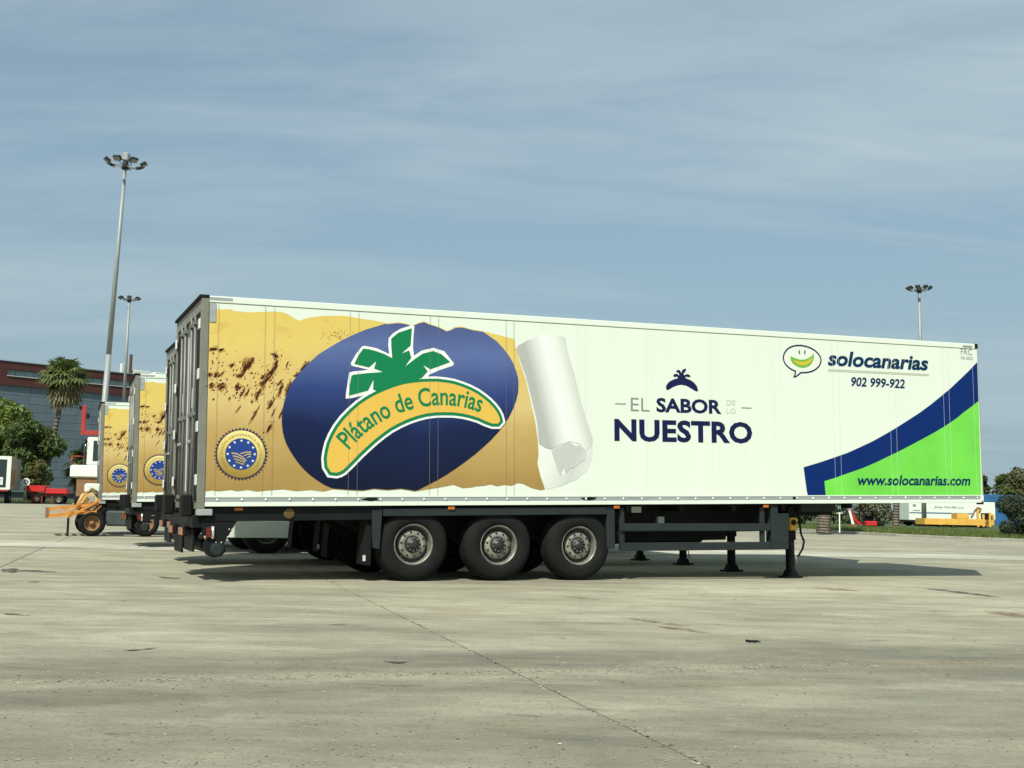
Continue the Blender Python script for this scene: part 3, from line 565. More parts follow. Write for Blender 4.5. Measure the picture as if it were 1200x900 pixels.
ROLLM = rampmat('print_roll', (0.965, 0, 0.262), 5.02, 5.75, [(0, (0.42, 0.42, 0.40)), (0.2, (0.60, 0.62, 0.58)), (0.45, (0.78, 0.81, 0.77)), (0.72, (0.70, 0.72, 0.67)), (1, (0.50, 0.51, 0.47))], 0.35, 0.05, 2)
CURLM = rampmat('print_curl', (0.8, 0, -0.6), 3.9, 4.6, [(0, (0.50, 0.51, 0.48)), (0.5, (0.70, 0.72, 0.68)), (1, (0.58, 0.60, 0.56))], 0.35, 0.1, 3)
CURLS = rampmat('print_curl_shade', (0.9, 0, -0.4), 4.2, 5.1, [(0, (0.72, 0.74, 0.69)), (0.45, (0.55, 0.56, 0.53)), (1, (0.76, 0.78, 0.73))], 0.35, 0.05, 3)
GOLD = rampmat('print_gold', (0.12, 0, 1), 0.4, 1.06, [(0, (0.26, 0.17, 0.035)), (0.3, (0.40, 0.28, 0.07)), (0.7, (0.70, 0.56, 0.17)), (1, (0.80, 0.68, 0.30))], 0.35)

def zg(t): return -(TZB + t*math.tan(TTP))

def make_wheel(root, t, near, rimmat):
    R = 0.519; c = (0, 0, 0); s = 1 if near else -1
    bm = bmesh.new()                                   # rim barrel with its bright lip
    lathe(bm, [(0.252, s*0.14), (0.262, s*0.03), (0.272, s*0.012), (0.287, s*0.008), (0.291, s*0.02), (0.285, s*0.035), (0.278, s*0.14)], c, 40)
    w = obj('wheel', bm, rimmat, root)
    w.location = (t, 0.075 if near else TW-0.075, zg(t) + R - 0.006)
    bm = bmesh.new()
    prof = [(0.284, .03), (.292, .008), (.305, -.004), (.335, -.014), (.37, -.020), (.41, -.018), (.456, -.008), (.480, .008), (.499, .030), (.513, .052), (.519, .085)]
    prof += [(.519, .11), (.511, .113), (.511, .121), (.519, .124), (.519, .165), (.511, .168), (.511, .176), (.519, .179), (.519, .225), (.511, .228), (.511, .236), (.519, .239), (.519, .285), (.511, .318), (.47, .345), (.43, .365), (.36, .372), (.284, .36)]
    lathe(bm, [(r, s*o) for r, o in prof], c, 64); obj('tyre', bm, TYRE, w)
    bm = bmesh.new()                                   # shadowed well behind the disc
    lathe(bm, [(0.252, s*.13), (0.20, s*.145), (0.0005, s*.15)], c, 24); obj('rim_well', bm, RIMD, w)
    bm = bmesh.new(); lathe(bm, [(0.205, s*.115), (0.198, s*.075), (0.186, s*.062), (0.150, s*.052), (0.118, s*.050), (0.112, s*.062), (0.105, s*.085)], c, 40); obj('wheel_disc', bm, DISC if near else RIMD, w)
    bm = bmesh.new()
    for k in range(10):
        a = 2*math.pi*(k+.3)/10; x, z = .168*math.cos(a), .168*math.sin(a)
        cyl(bm, (x, s*.05, z), (x, s*.07, z), .0165, .0165, 8)
    tag(obj('hand_hole', bm, HUB, w), kind='stuff')
    bm = bmesh.new(); lathe(bm, [(0.114, s*.075), (0.112, s*.03), (0.10, s*.02), (0.068, s*.012), (0.060, s*-.008), (0.035, s*-.016), (0.0005, s*-.018)], c, 28)
    obj('hub', bm, HUB, w)
    bm = bmesh.new()
    for k in range(10):
        a = 2*math.pi*k/10; x, z = .088*math.cos(a), .088*math.sin(a)
        cyl(bm, (x, s*.022, z), (x, s*-.006, z), .011, .009, 6)
    tag(obj('wheel_nut', bm, RIM, w), kind='stuff')
    w.rotation_euler = (0, random.uniform(0, 6.28), 0)
    return w

def blob(cx, cz, ux, uz, wx, wz, n=11, jag=0.35):
    P = []
    for k in range(n):
        a = 2*math.pi*k/n; r = 1 + random.uniform(-jag, jag)
        P.append((cx + (ux*math.cos(a) + wx*math.sin(a))*r, cz + (uz*math.cos(a) + wz*math.sin(a))*r))
    return P

def make_trailer():
    root = empty('refrigerated_trailer')
    P = lambda n, m, *a, bevel=0.0: bxo(n, m, root, *a, bevel=bevel)
    # insulated box with its side panels
    P('body', WHITE, 0.0, TL-.01, 0.032, TW, 0.02, TH-.03, bevel=.01)
    cuts = [0.004, .12]
    for k in range(11): cuts += [.74+1.175*k, .865+1.175*k]
    cuts += [13.17, TL-.004]
    for a, b in zip(cuts, cuts[1:]): P('side_panel', WHITE, a+.001, b-.001, 0.0, 0.03, .135, 2.698)
    # rails
    bm = bmesh.new(); prism(bm, [(-.0, 0), (TL, 0), (TL, .056), (0, .056)], -.014, .03); br = obj('bottom_rail', bm, WHITE, root, bevel=.004)
    bm = bmesh.new(); box(bm, 0, TL, -.004, .03, .057, .118); obj('rail_web', bm, ALU, br)
    bm = bmesh.new(); box(bm, 0, TL, -.010, .03, .119, .134); obj('rail_lip', bm, WHITE, br)
    bm = bmesh.new(); lathe(bm, [(.017, 0), (.016, -.010), (.009, -.016), (.0005, -.017)], (0, -.004, 0), 10); b0 = obj('rail_bolt', bm, BOLT, br); b0.location = (.16, 0, .088)
    for k in range(1, 42):
        if .16+.3175*k < TL-.1:
            c = b0.copy(); COL.objects.link(c); c.parent = br; c.location = (.16+.3175*k, 0, .088)
    for t0, w in ((2.25, .22), (5.62, .26), (9.32, .07)):                    # rubbed and dented spots on the rail
        sheet('scuff', [blob(t0, .088, w/2, .004, 0, .03, 12, .4)], -.0065, CHAS, br)
    P('top_rail', WHITE, 0, TL-.06, -.010, .05, 2.703, TH, bevel=.006)
    P('corner_cap', BLACK, TL-.06, TL+.01, -.014, .08, 2.71, TH+.006, bevel=.008)
    P('corner_cap', WHITE, TL-.055, TL+.008, -.018, .08, .03, .125, bevel=.006)
    P('corner_foot', BLACK, TL-.06, TL+.008, -.014, .1, -.03, .028, bevel=.006)
    P('front_edge_strip', ALU, TL-.002, TL+.012, -.004, .03, .13, 2.70)
    P('roof_bracket', ALU, 0.0, .30, -.013, -.0105, 2.735, 2.772)
    P('roof_bracket', ALU, .004, .085, -.0125, -.0015, 2.44, 2.69)
    # rear frame, doors, lock rods, hinges
    rf = P('rear_frame', FRAME, -.10, -.002, 0.0, .10, -.03, TH-.03, bevel=.006)
    P('rear_post', FRAME, -.10, -.002, TW-.10, TW, -.03, TH-.03, bevel=.006)
    P('rear_header', BLACK, -.13, -.001, -.008, TW+.008, TH-.028, TH+.012, bevel=.004)
    P('header_beam', FRAME, -.095, -.003, .102, TW-.102, 2.60, TH-.03)
    P('rear_sill', FRAME, -.11, -.003, .102, TW-.102, -.03, .05)
    P('corner_casting', ALU, -.10, .10, -.006, .16, -.115, -.032, bevel=.006)
    for y0, y1, mm in ((.12, 1.29, DOORM), (1.31, 2.48, DOORM)):
        d = P('door', mm, -.062, -.012, y0, y1, .055, 2.59, bevel=.006)
        hy = .14 if y0 < 1 else 2.22
        bxo('door_seal', BLACK, d, -.085, -.0625, hy-(.0 if y0 < 1 else .1), hy+.34-(.0 if y0 < 1 else .1), .08, 2.57)
        for yy in (.62, .98):
            y = yy if y0 < 1 else TW-yy
            bm = bmesh.new(); cyl(bm, (-.092, y, -.0), (-.092, y, 2.64), .017, .017, 10); obj('lock_rod', bm, ROD, d)
            for z in (.12, 1.25, 2.5): bxo('rod_bracket', ROD, d, -.118, -.0645, y-.045, y+.045, z-.02, z+.03)
        for z in (.35, 1.05, 1.75, 2.42):
            yh = .03 if y0 < 1 else TW-.17
            bxo('hinge', DOORW, d, -.122, -.102, yh, yh+.14, z-.07, z+.07, bevel=.006)
        bxo('door_handle', ALU, d, -.13, -.119, (.62 if y0 < 1 else 1.62), (.98 if y0 < 1 else 1.98), .86, .90, bevel=.004)
        bxo('door_sticker', DOORW, d, -.0785, -.0755 if False else -.0635, (.70 if y0 < 1 else 1.72), (.92 if y0 < 1 else 1.92), 1.35, 1.62)
        bxo('reflective_strip', DOORW, d, -.0655, -.0632, (.40 if y0 < 1 else 1.38), (.56 if y0 < 1 else 1.50), .2, 2.4)
    # rear beam, buffers, lamps, underrun bar
    P('rear_beam', CHAS, -.14, .10, .12, TW-.12, -.28, -.116, bevel=.01)
    for y in (.22, TW-.47): P('dock_buffer', BLACK, -.27, -.125, y, y+.25, -.13, .16, bevel=.02)
    for y in (.55, TW-.95):
        lb = P('lamp_cluster', BLACK, -.20, -.142, y, y+.42, -.40, -.27, bevel=.01)
        bxo('indicator_lens', AMBER, lb, -.213, -.201, y+.02, y+.15, -.385, -.285)
        bxo('tail_lens', REDL, lb, -.213, -.201, y+.16, y+.40, -.385, -.285)
    P('spray_flap', CHAS, -.10, -.07, .35, 1.15, -.60, -.30, bevel=.006)
    P('spray_flap', CHAS, -.10, -.07, 1.45, 2.25, -.66, -.30, bevel=.006)
    bp = [(-.05, -.20), (.05, -.122), (.47, -.122), (.26, -.50), (.30, -.58), (.24, -.65), (.12, -.67), (.03, -.62), (.0, -.50), (.04, -.40), (-.01, -.30)]
    for y in (.06, TW-.12):
        bm = bmesh.new(); prism(bm, bp, y, y+.05); k = obj('underrun_bracket', bm, CHAS, root, bevel=.006)
        if y < 1:
            for x, z in ((.33, -.30), (.37, -.30), (.31, -.40), (.35, -.40), (.16, -.47), (.23, -.47)):
                b2 = bmesh.new(); cyl(b2, (x, .06, z), (x, .052, z), .010, .010, 8); obj('bracket_bolt', b2, BOLT, k)
            b2 = bmesh.new(); box(b2, .03, .10, .02, .059, -.40, -.27); obj('side_lamp', b2, REDL, k)
            b2 = bmesh.new(); cyl(b2, (.115, .045, -.42), (.115, .045, -.26), .022, .022, 8); obj('latch_pin', b2, BOLT, k)
    bm = bmesh.new(); cyl(bm, (.17, .015, -.555), (.17, TW-.015, -.555), .085, .085, 20); ub = obj('underrun_bar', bm, GUARD, root)
    bm = bmesh.new(); cyl(bm, (.17, .008, -.555), (.17, .015, -.555), .062, .075, 16); obj('bar_end_cap', bm, GUARD, ub)
    # chassis
    for y in (.70, 1.76):
        bm = bmesh.new(); prism(bm, [(.1, -.02), (10.3, -.02), (10.3, -.13), (9.55, -.15), (9.1, -.46), (2.4, -.46), (1.9, -.19), (.1, -.19)], y, y+.14); obj('chassis_beam', bm, CHAS, root)
    for t in [.6+.95*k for k in range(10)]: P('cross_member', CHAS, t, t+.08, .12, TW-.12, -.115, -.022)
    P('side_beam', CHAS, .10, 2.42, .05, .11, -.195, -.012, bevel=.006)
    P('fender_rail', GUARD, 2.43, 5.92, .02, .07, -.145, -.035, bevel=.004)
    P('amber_reflector', AMBER, .39, .50, .035, .048, -.055, -.02)
    bm = bmesh.new(); lathe(bm, [(.075, 0), (.075, -.012), (.055, -.014), (.0005, -.014)], (1.12, .048, -.10), 16); rr = obj('round_plate', bm, mat('round_plate', (.10, .06, .015), .5), root)
    for t in (3.43, 6.08, 8.77): P('marker_lamp', AMBER, t-.05, t+.05, -.004, .018, -.062, -.018, bevel=.006)
    # running gear
    for k in range(3):
        t = 2.895 + 1.296*k
        make_wheel(root, t, True, RIM); make_wheel(root, t, False, RIM)
        bm = bmesh.new(); cyl(bm, (t, .2, zg(t)+.5), (t, TW-.2, zg(t)+.5), .075, .075, 12); obj('axle', bm, CHAS, root)
        for y in (.62, TW-.78):
            bm = bmesh.new(); prism(bm, [(t-.6, -.46), (t-.45, -.46), (t+.12, zg(t)+.40), (t+.1, zg(t)+.32), (t-.1, zg(t)+.36)], y, y+.09); obj('trailing_arm', bm, CHAS, root)
            bm = bmesh.new(); cyl(bm, (t+.28, y+.05, -.46), (t+.28, y+.05, zg(t)+.42), .12, .12, 14); obj('air_bag', bm, BLACK, root)
        bm = bmesh.new(); cyl(bm, (t+.18, .62, zg(t)+.62), (t+.40, .62, zg(t)+.70), .085, .085, 14); obj('brake_chamber', bm, GUARD, root)
        bm = bmesh.new(); tube(bm, [(t+.3, .66, zg(t)+.72), (t+.35, .6, -.28), (t+.1, .55, -.2), (t-.3, .55, -.24)], .012, 6); obj('brake_hose', bm, BLACK, root)
    bm = bmesh.new(); prism(bm, [(2.27, -.06), (2.42, -.04), (2.385, -.60), (2.29, -.58)], .03, .07); obj('mudguard_plate', bm, GUARD, root, bevel=.004)
    for y in (.10, TW-.46):
        bm = bmesh.new(); prism(bm, [(2.22, -.20), (2.30, -.20), (2.275, -.83), (2.165, -.81), (2.18, -.55)], y, y+.36); obj('mud_flap', bm, BLACK, root, bevel=.004)
    P('mud_flap_fitting', BOLT, 2.16, 2.20, .085, .099, -.76, -.68)
    # lateral guard between axles and landing legs
    P('guard_end_post', GUARD, 5.93, 6.06, .03, .10, -.66, -.03, bevel=.006)
    for z0, z1 in ((-.40, -.285), (-.70, -.575)):
        bm = bmesh.new(); prism(bm, [(6.15, z0), (8.87, z0-.03), (8.87, z1-.03), (6.15, z1)], .022, .055); obj('guard_rail', bm, GUARD, root, bevel=.006)
    for t in (6.16, 8.70): P('guard_post', GUARD, t, t+.08, .057, .11, -.69, -.05, bevel=.006)
    bm = bmesh.new(); prism(bm, [(8.89, -.02), (9.02, -.02), (9.02, -.16), (9.23, -.16), (9.21, -.73), (8.89, -.73)], .03, .20); obj('tool_box', bm, GUARD, root, bevel=.008)
    for y, z in ((.95, -.34), (1.25, -.5)):
        bm = bmesh.new(); cyl(bm, (6.6, y, z), (8.3, y, z), .15, .15, 18); obj('air_tank', bm, CHAS, root)
    P('light_block_box', CHAS, 6.3, 8.6, .9, 1.7, -.60, -.08, bevel=.01)  # dark box added to block light showing through under the chassis
    bm = bmesh.new(); tube(bm, [(6.3, .5, -.35), (7.0, .5, -.42), (8.0, .5, -.40), (8.8, .5, -.2)], .015); obj('air_hose', bm, BLACK, root)
    P('air_valve', ALU, 7.05, 7.16, .45, .52, -.30, -.2); P('air_valve', ALU, 6.32, 6.37, .4, .46, -.5, -.43); P('rating_plate', PALEP, 6.55, 6.72, .40, .41, -.13, -.04)
    # landing legs
    for y, near in ((.35, True), (2.08, False)):
        t = 9.53; zb = zg(t)
        bm = bmesh.new(); box(bm, t-.085, t+.065, y, y+.15, -.60, -.05); lg = obj('landing_leg', bm, CHAS, root, bevel=.008)
        bm = bmesh.new(); box(bm, t-.065, t+.045, y+.02, y+.13, zb+.10, -.598); obj('inner_tube', bm, CHAS, lg, bevel=.006)
        bm = bmesh.new(); prism(bm, [(t-.125, zb+.03), (t+.105, zb+.03), (t+.055, zb+.13), (t-.075, zb+.13)], y+.0, y+.15); obj('foot', bm, CHAS, lg, bevel=.004)
        bm = bmesh.new(); box(bm, t-.175, t+.16, y-.05, y+.20, zb+.006, zb+.032); obj('foot_plate', bm, CHAS, lg, bevel=.004)
        if near:
            bm = bmesh.new(); box(bm, t-.10, t+.05, y-.075, y-.003, -.44, -.23); gb = obj('gearbox', bm, YEL, lg, bevel=.02)
            bm = bmesh.new(); cyl(bm, (t-.04, y-.10, -.31), (t-.04, y-.073, -.31), .045, .045, 14); obj('gear_cap', bm, BLACK, lg)
            bm = bmesh.new(); tube(bm, [(t+.08, y-.06, -.18), (t+.11, y-.07, -.5), (t+.16, y-.08, -.62), (t+.12, y-.09, -.74), (t+.02, y-.10, -.86)], .018); obj('crank_handle', bm, BLACK, lg)
            bm = bmesh.new(); tube(bm, [(t+.03, y-.02, -.85), (t+.08, y-.02, -1.08)], .010); obj('foot_cable', bm, RIM, lg)
    bm = bmesh.new(); cyl(bm, (9.50, .5, -.32), (9.50, 2.1, -.32), .025, .025, 8); obj('cross_shaft', bm, CHAS, root)
    bm = bmesh.new(); prism(bm, [(9.62, -.02), (9.80, -.02), (9.66, -.55), (9.60, -.55)], .5, .58); obj('leg_brace', bm, CHAS, root)
    P('coupling_plate', GUARD, 9.64, 10.34, .26, 2.34, -.135, -.004, bevel=.006)
    P('coupling_beam', CHAS, 9.60, 10.50, .55, 2.05, -.20, -.137)
    bm = bmesh.new(); cyl(bm, (11.4, 1.3, -.10), (11.4, 1.3, .01), .10, .10, 12); obj('king_pin', bm, CHAS, root)

    # ---- printed livery on the near side
    pe = sheet('peel_print', [D['peel']], -.0030, PEEL, root)
    sp, sp2 = [], []
    for cx, cz, ux, uz, wx, wz in D['streak']:
        for _ in range(5):                         # ragged core made of overlapping slivers
            a = random.uniform(-.45, .45); k = random.uniform(-.7, .7)
            sp.append(blob(cx+ux*a+wx*k, cz+uz*a+wz*k, ux*random.uniform(.35, .7), uz*random.uniform(.35, .7), wx*random.uniform(.22, .5), wz*random.uniform(.22, .5), 10, .38))
        for _ in range(9):
            a = random.uniform(-1.3, 1.3); k = random.uniform(-2.6, 2.6)
            sp.append(blob(cx+ux*a+wx*k, cz+uz*a+wz*k, ux*random.uniform(.04, .24), uz*random.uniform(.04, .24), wx*random.uniform(.06, .3), wz*random.uniform(.06, .3), 8, .4))
        for _ in range(7):
            a = random.uniform(-.6, .6); k = random.uniform(-1.2, 1.2)
            sp2.append(blob(cx+ux*a+wx*k, cz+uz*a+wz*k, ux*random.uniform(.3, .6), uz*random.uniform(.3, .6), wx*.8, wz*.8, 10, .45))
    for _ in range(170):
        x = random.uniform(.03, 1.1); z = random.uniform(1.45, 2.05) - .12*x; s = random.uniform(.004, .018)
        sp.append(blob(x, z, s*.55, s*.95, s*.4, -s*.2, 7, .4))
    for _ in range(60):
        x = random.uniform(.05, 4.6); z = random.uniform(.3, 2.3); s = random.uniform(.003, .010); sp2.append(blob(x, z, s, 0, 0, s, 7, .4))
    for _ in range(70):
        x = random.gauss(1.75, .12); z = random.gauss(2.35, .035); s = random.uniform(.003, .011); sp2.append(blob(x, z, s, 0, 0, s, 7, .4))
    tag(sheet('light_bruise_print', sp2, -.0042, SPOT2, root), kind='stuff')
    tag(sheet('bruise_print', sp, -.0054, SPOT, root), kind='stuff')
    sheet('ellipse_print', [D['ellipse']], -.0070, ELL, root)
    ban = D['banana']
    sheet('logo_white_border', [offset_poly(ban, .074)], -.0084, PWHITE, root)
    sheet('leaf_white_border', [D['leafw']], -.0090, PWHITE, root)
    sheet('logo_green_border', [offset_poly(ban, .042)], -.0104, PGREEN, root)
    sheet('leaf_print', [D['leaf']], -.0112, PGREEN, root)
    sheet('banana_print', [offset_poly(ban, -.002)], -.0126, PYEL, root)
    bend_text('banana_lettering', 'Plátano de Canarias', D['bantext'], .262, -.0140, PGREEN, root, off=.016, fill=.93, lift=.012)
    # protected-origin seal
    sx, sz = .455, .692
    teeth = []
    for k in range(88):
        a = 2*math.pi*k/88; r = .356 if k % 2 else .322; teeth.append((sx+r*math.cos(a), sz+r*math.sin(a)))
    circ = lambda r, n=64: [(sx+r*math.cos(2*math.pi*k/n), sz+r*math.sin(2*math.pi*k/n)) for k in range(n)]
    sheet('seal_edge_print', [teeth], -.0070, SEALR, root)
    sheet('seal_gold_print', [circ(.314)], -.0084, GOLD, root)
    sheet('seal_blue_print', [circ(.210)], -.0098, SEALB, root)
    stars = []
    for k in range(12):
        a = math.pi/2 + 2*math.pi*k/12; cx, cz = sx+.178*math.cos(a), sz+.178*math.sin(a)
        stars.append([(cx+(.021 if j % 2 == 0 else .009)*math.cos(math.pi/2+math.pi*j/5), cz+(.021 if j % 2 == 0 else .009)*math.sin(math.pi/2+math.pi*j/5)) for j in range(10)])
    sheet('seal_star_print', stars, -.0112, PWHITE, root)
    fl = []
    def band(pts, w):
        up = [(x, z+w) for x, z in pts]; return pts + up[::-1]
    for k in range(4):
        z0 = .71-.04*k; fl.append(band([(sx-.128+.018*k, sz+.005-.038*k+.0), (sx-.06+.016*k, sz-.005-.042*k), (sx+.01+.012*k, sz-.040-.036*k), (sx+.07-.012*k, sz-.092-.014*k)], .016))
    for k in range(3): fl.append(band([(sx-.01+.045*k, sz+.0-.028*k), (sx+.06+.025*k, sz+.018-.026*k), (sx+.13, sz+.022-.030*k)], .013))
    sheet('seal_field_print', fl, -.0112, GOLD, root)
    arc = [(sx+.243*math.cos(a), sz+.243*math.sin(a)) for a in [math.radians(225 - 270*k/40) for k in range(41)]]
    bend_text('seal_lettering', 'INDICACIÓN GEOGRÁFICA PROTEGIDA', arc, .036, -.0098, GOLDT, root, off=.0, lift=.0, fill=.98)
    # torn paper roll
    sheet('curl_shade_print', [D['curlsh']], -.0030, CURLS, root)
    sheet('roll_print', [D['roll']], -.0042, ROLLM, root)
    sheet('curl_print', [D['curl']], -.0056, CURLM, root)
    # slogan
    y = -.0030
    sheet('banana_icon', [D['icon']], y, NAVY, root)
    fit_text('slogan_lettering', 'EL', 6.336, 6.660, 1.422, 1.625, y, GREYP, root, off=-.006)
    fit_text('slogan_lettering', 'SABOR', 6.782, 7.962, 1.414, 1.640, y, NAVY, root, off=.034)
    fit_text('slogan_lettering', 'DE', 8.058, 8.223, 1.563, 1.642, y, PALEP, root)
    fit_text('slogan_lettering', 'LO', 8.058, 8.226, 1.430, 1.511, y, PALEP, root)
    fit_text('slogan_lettering', 'NUESTRO', 6.047, 8.532, .955, 1.300, y, NAVY, root, off=.036, space=1.05)
    for a, b in ((6.065, 6.249), (8.338, 8.526)): sheet('slogan_dash', [[(a, 1.518), (b, 1.518), (b, 1.534), (a, 1.534)]], y, GREYP, root)
    # haulier's name, phone, website
    bub = D['bub']; ring = bmesh.new(); outb = offset_poly(bub, .010); inb = offset_poly(bub, -.014)
    A = [ring.verts.new((p[0], y, p[1])) for p in outb]; Bv = [ring.verts.new((p[0], y, p[1])) for p in inb]
    for i in range(len(A)): ring.faces.new((A[i], A[(i+1) % len(A)], Bv[(i+1) % len(A)], Bv[i]))
    obj('speech_bubble_outline', ring, NAVY, root)
    sheet('smile_print', [D['smile']], y, SMG, root); sheet('smile_print', [D['smile2']], y-.0014, SMY, root)
    sheet('eye_print', D['eyes'], y, NAVY, root)
    fit_text('name_lettering', 'solocanarias', 10.048, 12.182, 2.272, 2.530, y, NAVYT, root, shear=.20, off=.032)
    for z in (2.205, 2.182): sheet('name_underline', [[(10.055, z), (12.188, z), (12.188, z+.010), (10.055, z+.010)]], y, BEIGE, root)
    fit_text('phone_lettering', '902 999-922', 10.519, 11.651, 1.945, 2.105, y, NAVYT, root, shear=.18, off=.026)
    sheet('swoosh_print', [D['blue']], y, SWOOSH, root)
    sheet('lime_print', [D['green']], -.0020, LIME, root)
    fit_text('website_lettering', 'www.solocanarias.com', 10.593, 13.026, .296, .470, -.0044, NAVYT, root, shear=.20, off=.028)
    fit_text('class_lettering', 'FRC', 12.918, 13.178, 2.590, 2.695, y, GREYP, root)
    fit_text('class_lettering', '06-2021', 12.914, 13.196, 2.506, 2.563, y, GREYP, root)
    sheet('class_bar', [[(12.96, 2.722), (13.17, 2.722), (13.17, 2.752), (12.96, 2.752)]], -.0125, GREYP, root)
    for c in cuts[1:-1]:
        yy, mm = (-.0148, SEAM) if c < 4.85 else ((-.0062, SEAMW) if c > 9.9 else (-.0016, SEAMW))
        w = .0017 if mm is SEAM else .0020
        sheet('panel_seam', [[(c-w, .136), (c+w, .136), (c+w, 2.697), (c-w, 2.697)]], yy, mm, root)
    return root

tr = make_trailer()
cy, sy_ = math.cos(TYAW), math.sin(TYAW)
def slot(dt, dw): return (-3.9812 + cy*dt - sy_*dw, 15.4437 + sy_*dt + cy*dw, TZB)
def place(o, dt, dw): o.location = slot(dt, dw); o.rotation_euler = (0, -TTP, TYAW)
GRP = 'refrigerated trailers parked side by side'
fleet = [(tr, 0, 0, 'long white refrigerated trailer with yellow peel, blue banana oval and green corner print, nearest')]
for dt, dw, lab in ((.30, 3.874, 'refrigerated trailer directly behind the nearest one, only its grey rear door edge showing'),
                    (.164, 10.964, 'yellow printed trailer end with round seal, second from the orange dolly'),
                    (.023, 19.713, 'yellow printed trailer end with round seal, smallest and leftmost, above the orange dolly')):
    c = copy_tree(tr); fleet.append((c, dt, dw, lab))
for o, dt, dw, lab in fleet:
    place(o, dt, dw); tag(o, lab, 'trailer', GRP)
for o, dt, dw, lab in fleet[2:]: o.rotation_euler[2] -= .042      # the far pair stands a little askew

# ---------------------------------------------------------------- other vehicles in the yard
def small_wheel(parent, x, y, z, r, w, side=-1, rim=None, name='wheel'):
    """tyre with a dished rim; y is the outer face, side the direction it faces"""
    bm = bmesh.new(); s = -side
    lathe(bm, [(r*.58, s*.0), (r*.62, -s*.01), (r*.8, -s*.012), (r*.93, s*.01), (r, s*.05), (r, s*(w-.05)), (r*.93, s*(w-.01)), (r*.6, s*w)], (0, 0, 0), 28)
    t = obj(name, bm, TYRE, parent); t.location = (x, y, z)
    bm = bmesh.new(); lathe(bm, [(r*.60, s*.005), (r*.55, s*.0), (r*.52, s*.03), (r*.48, s*w*.4), (r*.2, s*w*.42), (r*.18, s*w*.15), (.0005, s*w*.13)], (0, 0, 0), 20); obj('rim', bm, rim or RIM, t)
    return t

# low white flatbed standing beyond the second trailer, seen under the chassis
fb = empty('flatbed_trailer'); fb.location = slot(0, 8.3); fb.location.z = 0; fb.rotation_euler = (0, 0, TYAW)
bxo('deck', CHAS, fb, 1.2, 12.0, .05, 2.5, .98, 1.10)
bxo('side_skirt', WHITE, fb, 1.3, 3.1, .0, .04, .32, .665, bevel=.01)
bxo('chassis', CHAS, fb, 1.5, 11.8, .8, 1.7, .6, .975)
for k in range(3):
    small_wheel(fb, 2.5+1.3*k, .06, .48, .485, .34)
    small_wheel(fb, 2.5+1.3*k, 2.44, .48, .485, .34, 1)
tag(fb, 'low flatbed with white side skirt half hidden under the nearest trailer', 'trailer')

# orange tow dolly with rusty wheels
ORG = mat('dolly_orange', (0.62, 0.25, 0.045), 0.55, var=0.35, scale=5)
RUST = mat('rusty_rim', (0.24, 0.12, 0.05), 0.7, var=0.4, scale=10)
CREAM = mat('cream_paint', (0.66, 0.50, 0.22), 0.5, var=0.3, scale=4)
DKGRN = mat('dolly_grey', (0.055, 0.07, 0.068), 0.5, var=0.3, scale=5)
dl = empty('tow_dolly', (-11.34, 32.18, 0), (0, 0, TYAW))
for x in (0.0, 1.41):
    small_wheel(dl, x, .0, .352, .355, .24, -1, RUST); small_wheel(dl, x, 2.0, .352, .355, .24, 1, RUST)
    bm = bmesh.new(); cyl(bm, (x, .2, .35), (x, 1.8, .35), .05, .05, 10); obj('axle', bm, CHAS, dl)
bxo('chassis_beam', CHAS, dl, .30, 2.2, .35, .5, .42, .74); bxo('chassis_beam', CHAS, dl, .30, 2.2, 1.4, 1.55, .42, .74)
bxo('engine_block', DKGRN, dl, .36, .92, .06, .30, .28, .70, bevel=.05)
bm = bmesh.new(); cyl(bm, (1.0, .10, .32), (1.0, .4, .32), .10, .10, 14); obj('air_tank', bm, BLACK, dl)
bxo('side_lamp', AMBER, dl, .80, .92, .03, .058, .55, .68, bevel=.01)
for y in (.0, 1.7):                                                     # tray of angle iron
    bm = bmesh.new(); prism(bm, [(-1.12, .48), (.10, .64), (.10, .70), (-1.12, .54)], y, y+.05); obj('tray_lower_rail', bm, ORG, dl)
    bm = bmesh.new(); prism(bm, [(-1.12, .68), (.15, .84), (.15, .90), (-1.12, .74)], y, y+.05); obj('tray_upper_rail', bm, ORG, dl)
    for k in range(6):
        x = -1.10 + k*.23; z = .54 + (x+1.12)*.131
        bm = bmesh.new(); prism(bm, [(x, z), (x+.03, z), (x+.03 + (.15 if k % 2 else 0), z+.145), (x + (.15 if k % 2 else 0), z+.145)], y+.012, y+.04); obj('tray_stake', bm, ORG, dl)
for k in range(7):
    x = -1.12 + k*.19; z = .50 + (x+1.12)*.131
    bxo('tray_slat', ORG if k % 2 else RUST, dl, x, x+.10, .055, 1.69, z, z+.025)
bxo('tray_end', RUST, dl, -1.16, -1.125, 0, 1.75, .48, .75)
for a, b in (((-.62, -.03, .50), (-.20, -.03, 1.17)), ((-.62, -.03, .50), (.17, -.03, .99)), ((-.58, -.03, .50), (-.55, -.03, .70))):
    bm = bmesh.new(); d = Vector(b)-Vector(a); nrm = Vector((-d.z, 0, d.x)).normalized()*.028
    prism(bm, [(a[0]-nrm.x, a[2]-nrm.z), (b[0]-nrm.x, b[2]-nrm.z), (b[0]+nrm.x, b[2]+nrm.z), (a[0]+nrm.x, a[2]+nrm.z)], -.045, -.005); obj('brace', bm, ORG, dl)
bm = bmesh.new(); prism(bm, [(-.40, .86), (.17, .92), (.12, 1.02), (-.02, 1.18), (-.28, 1.15)], .06, .75); hp = obj('hopper', bm, CREAM, dl, bevel=.015)
bxo('hopper_plate', ALU, hp, -.10, .02, .045, .058, .93, 1.10)
bxo('motor_cover', WHITE, dl, -.22, .17, .10, .7, 1.185, 1.43, bevel=.04)
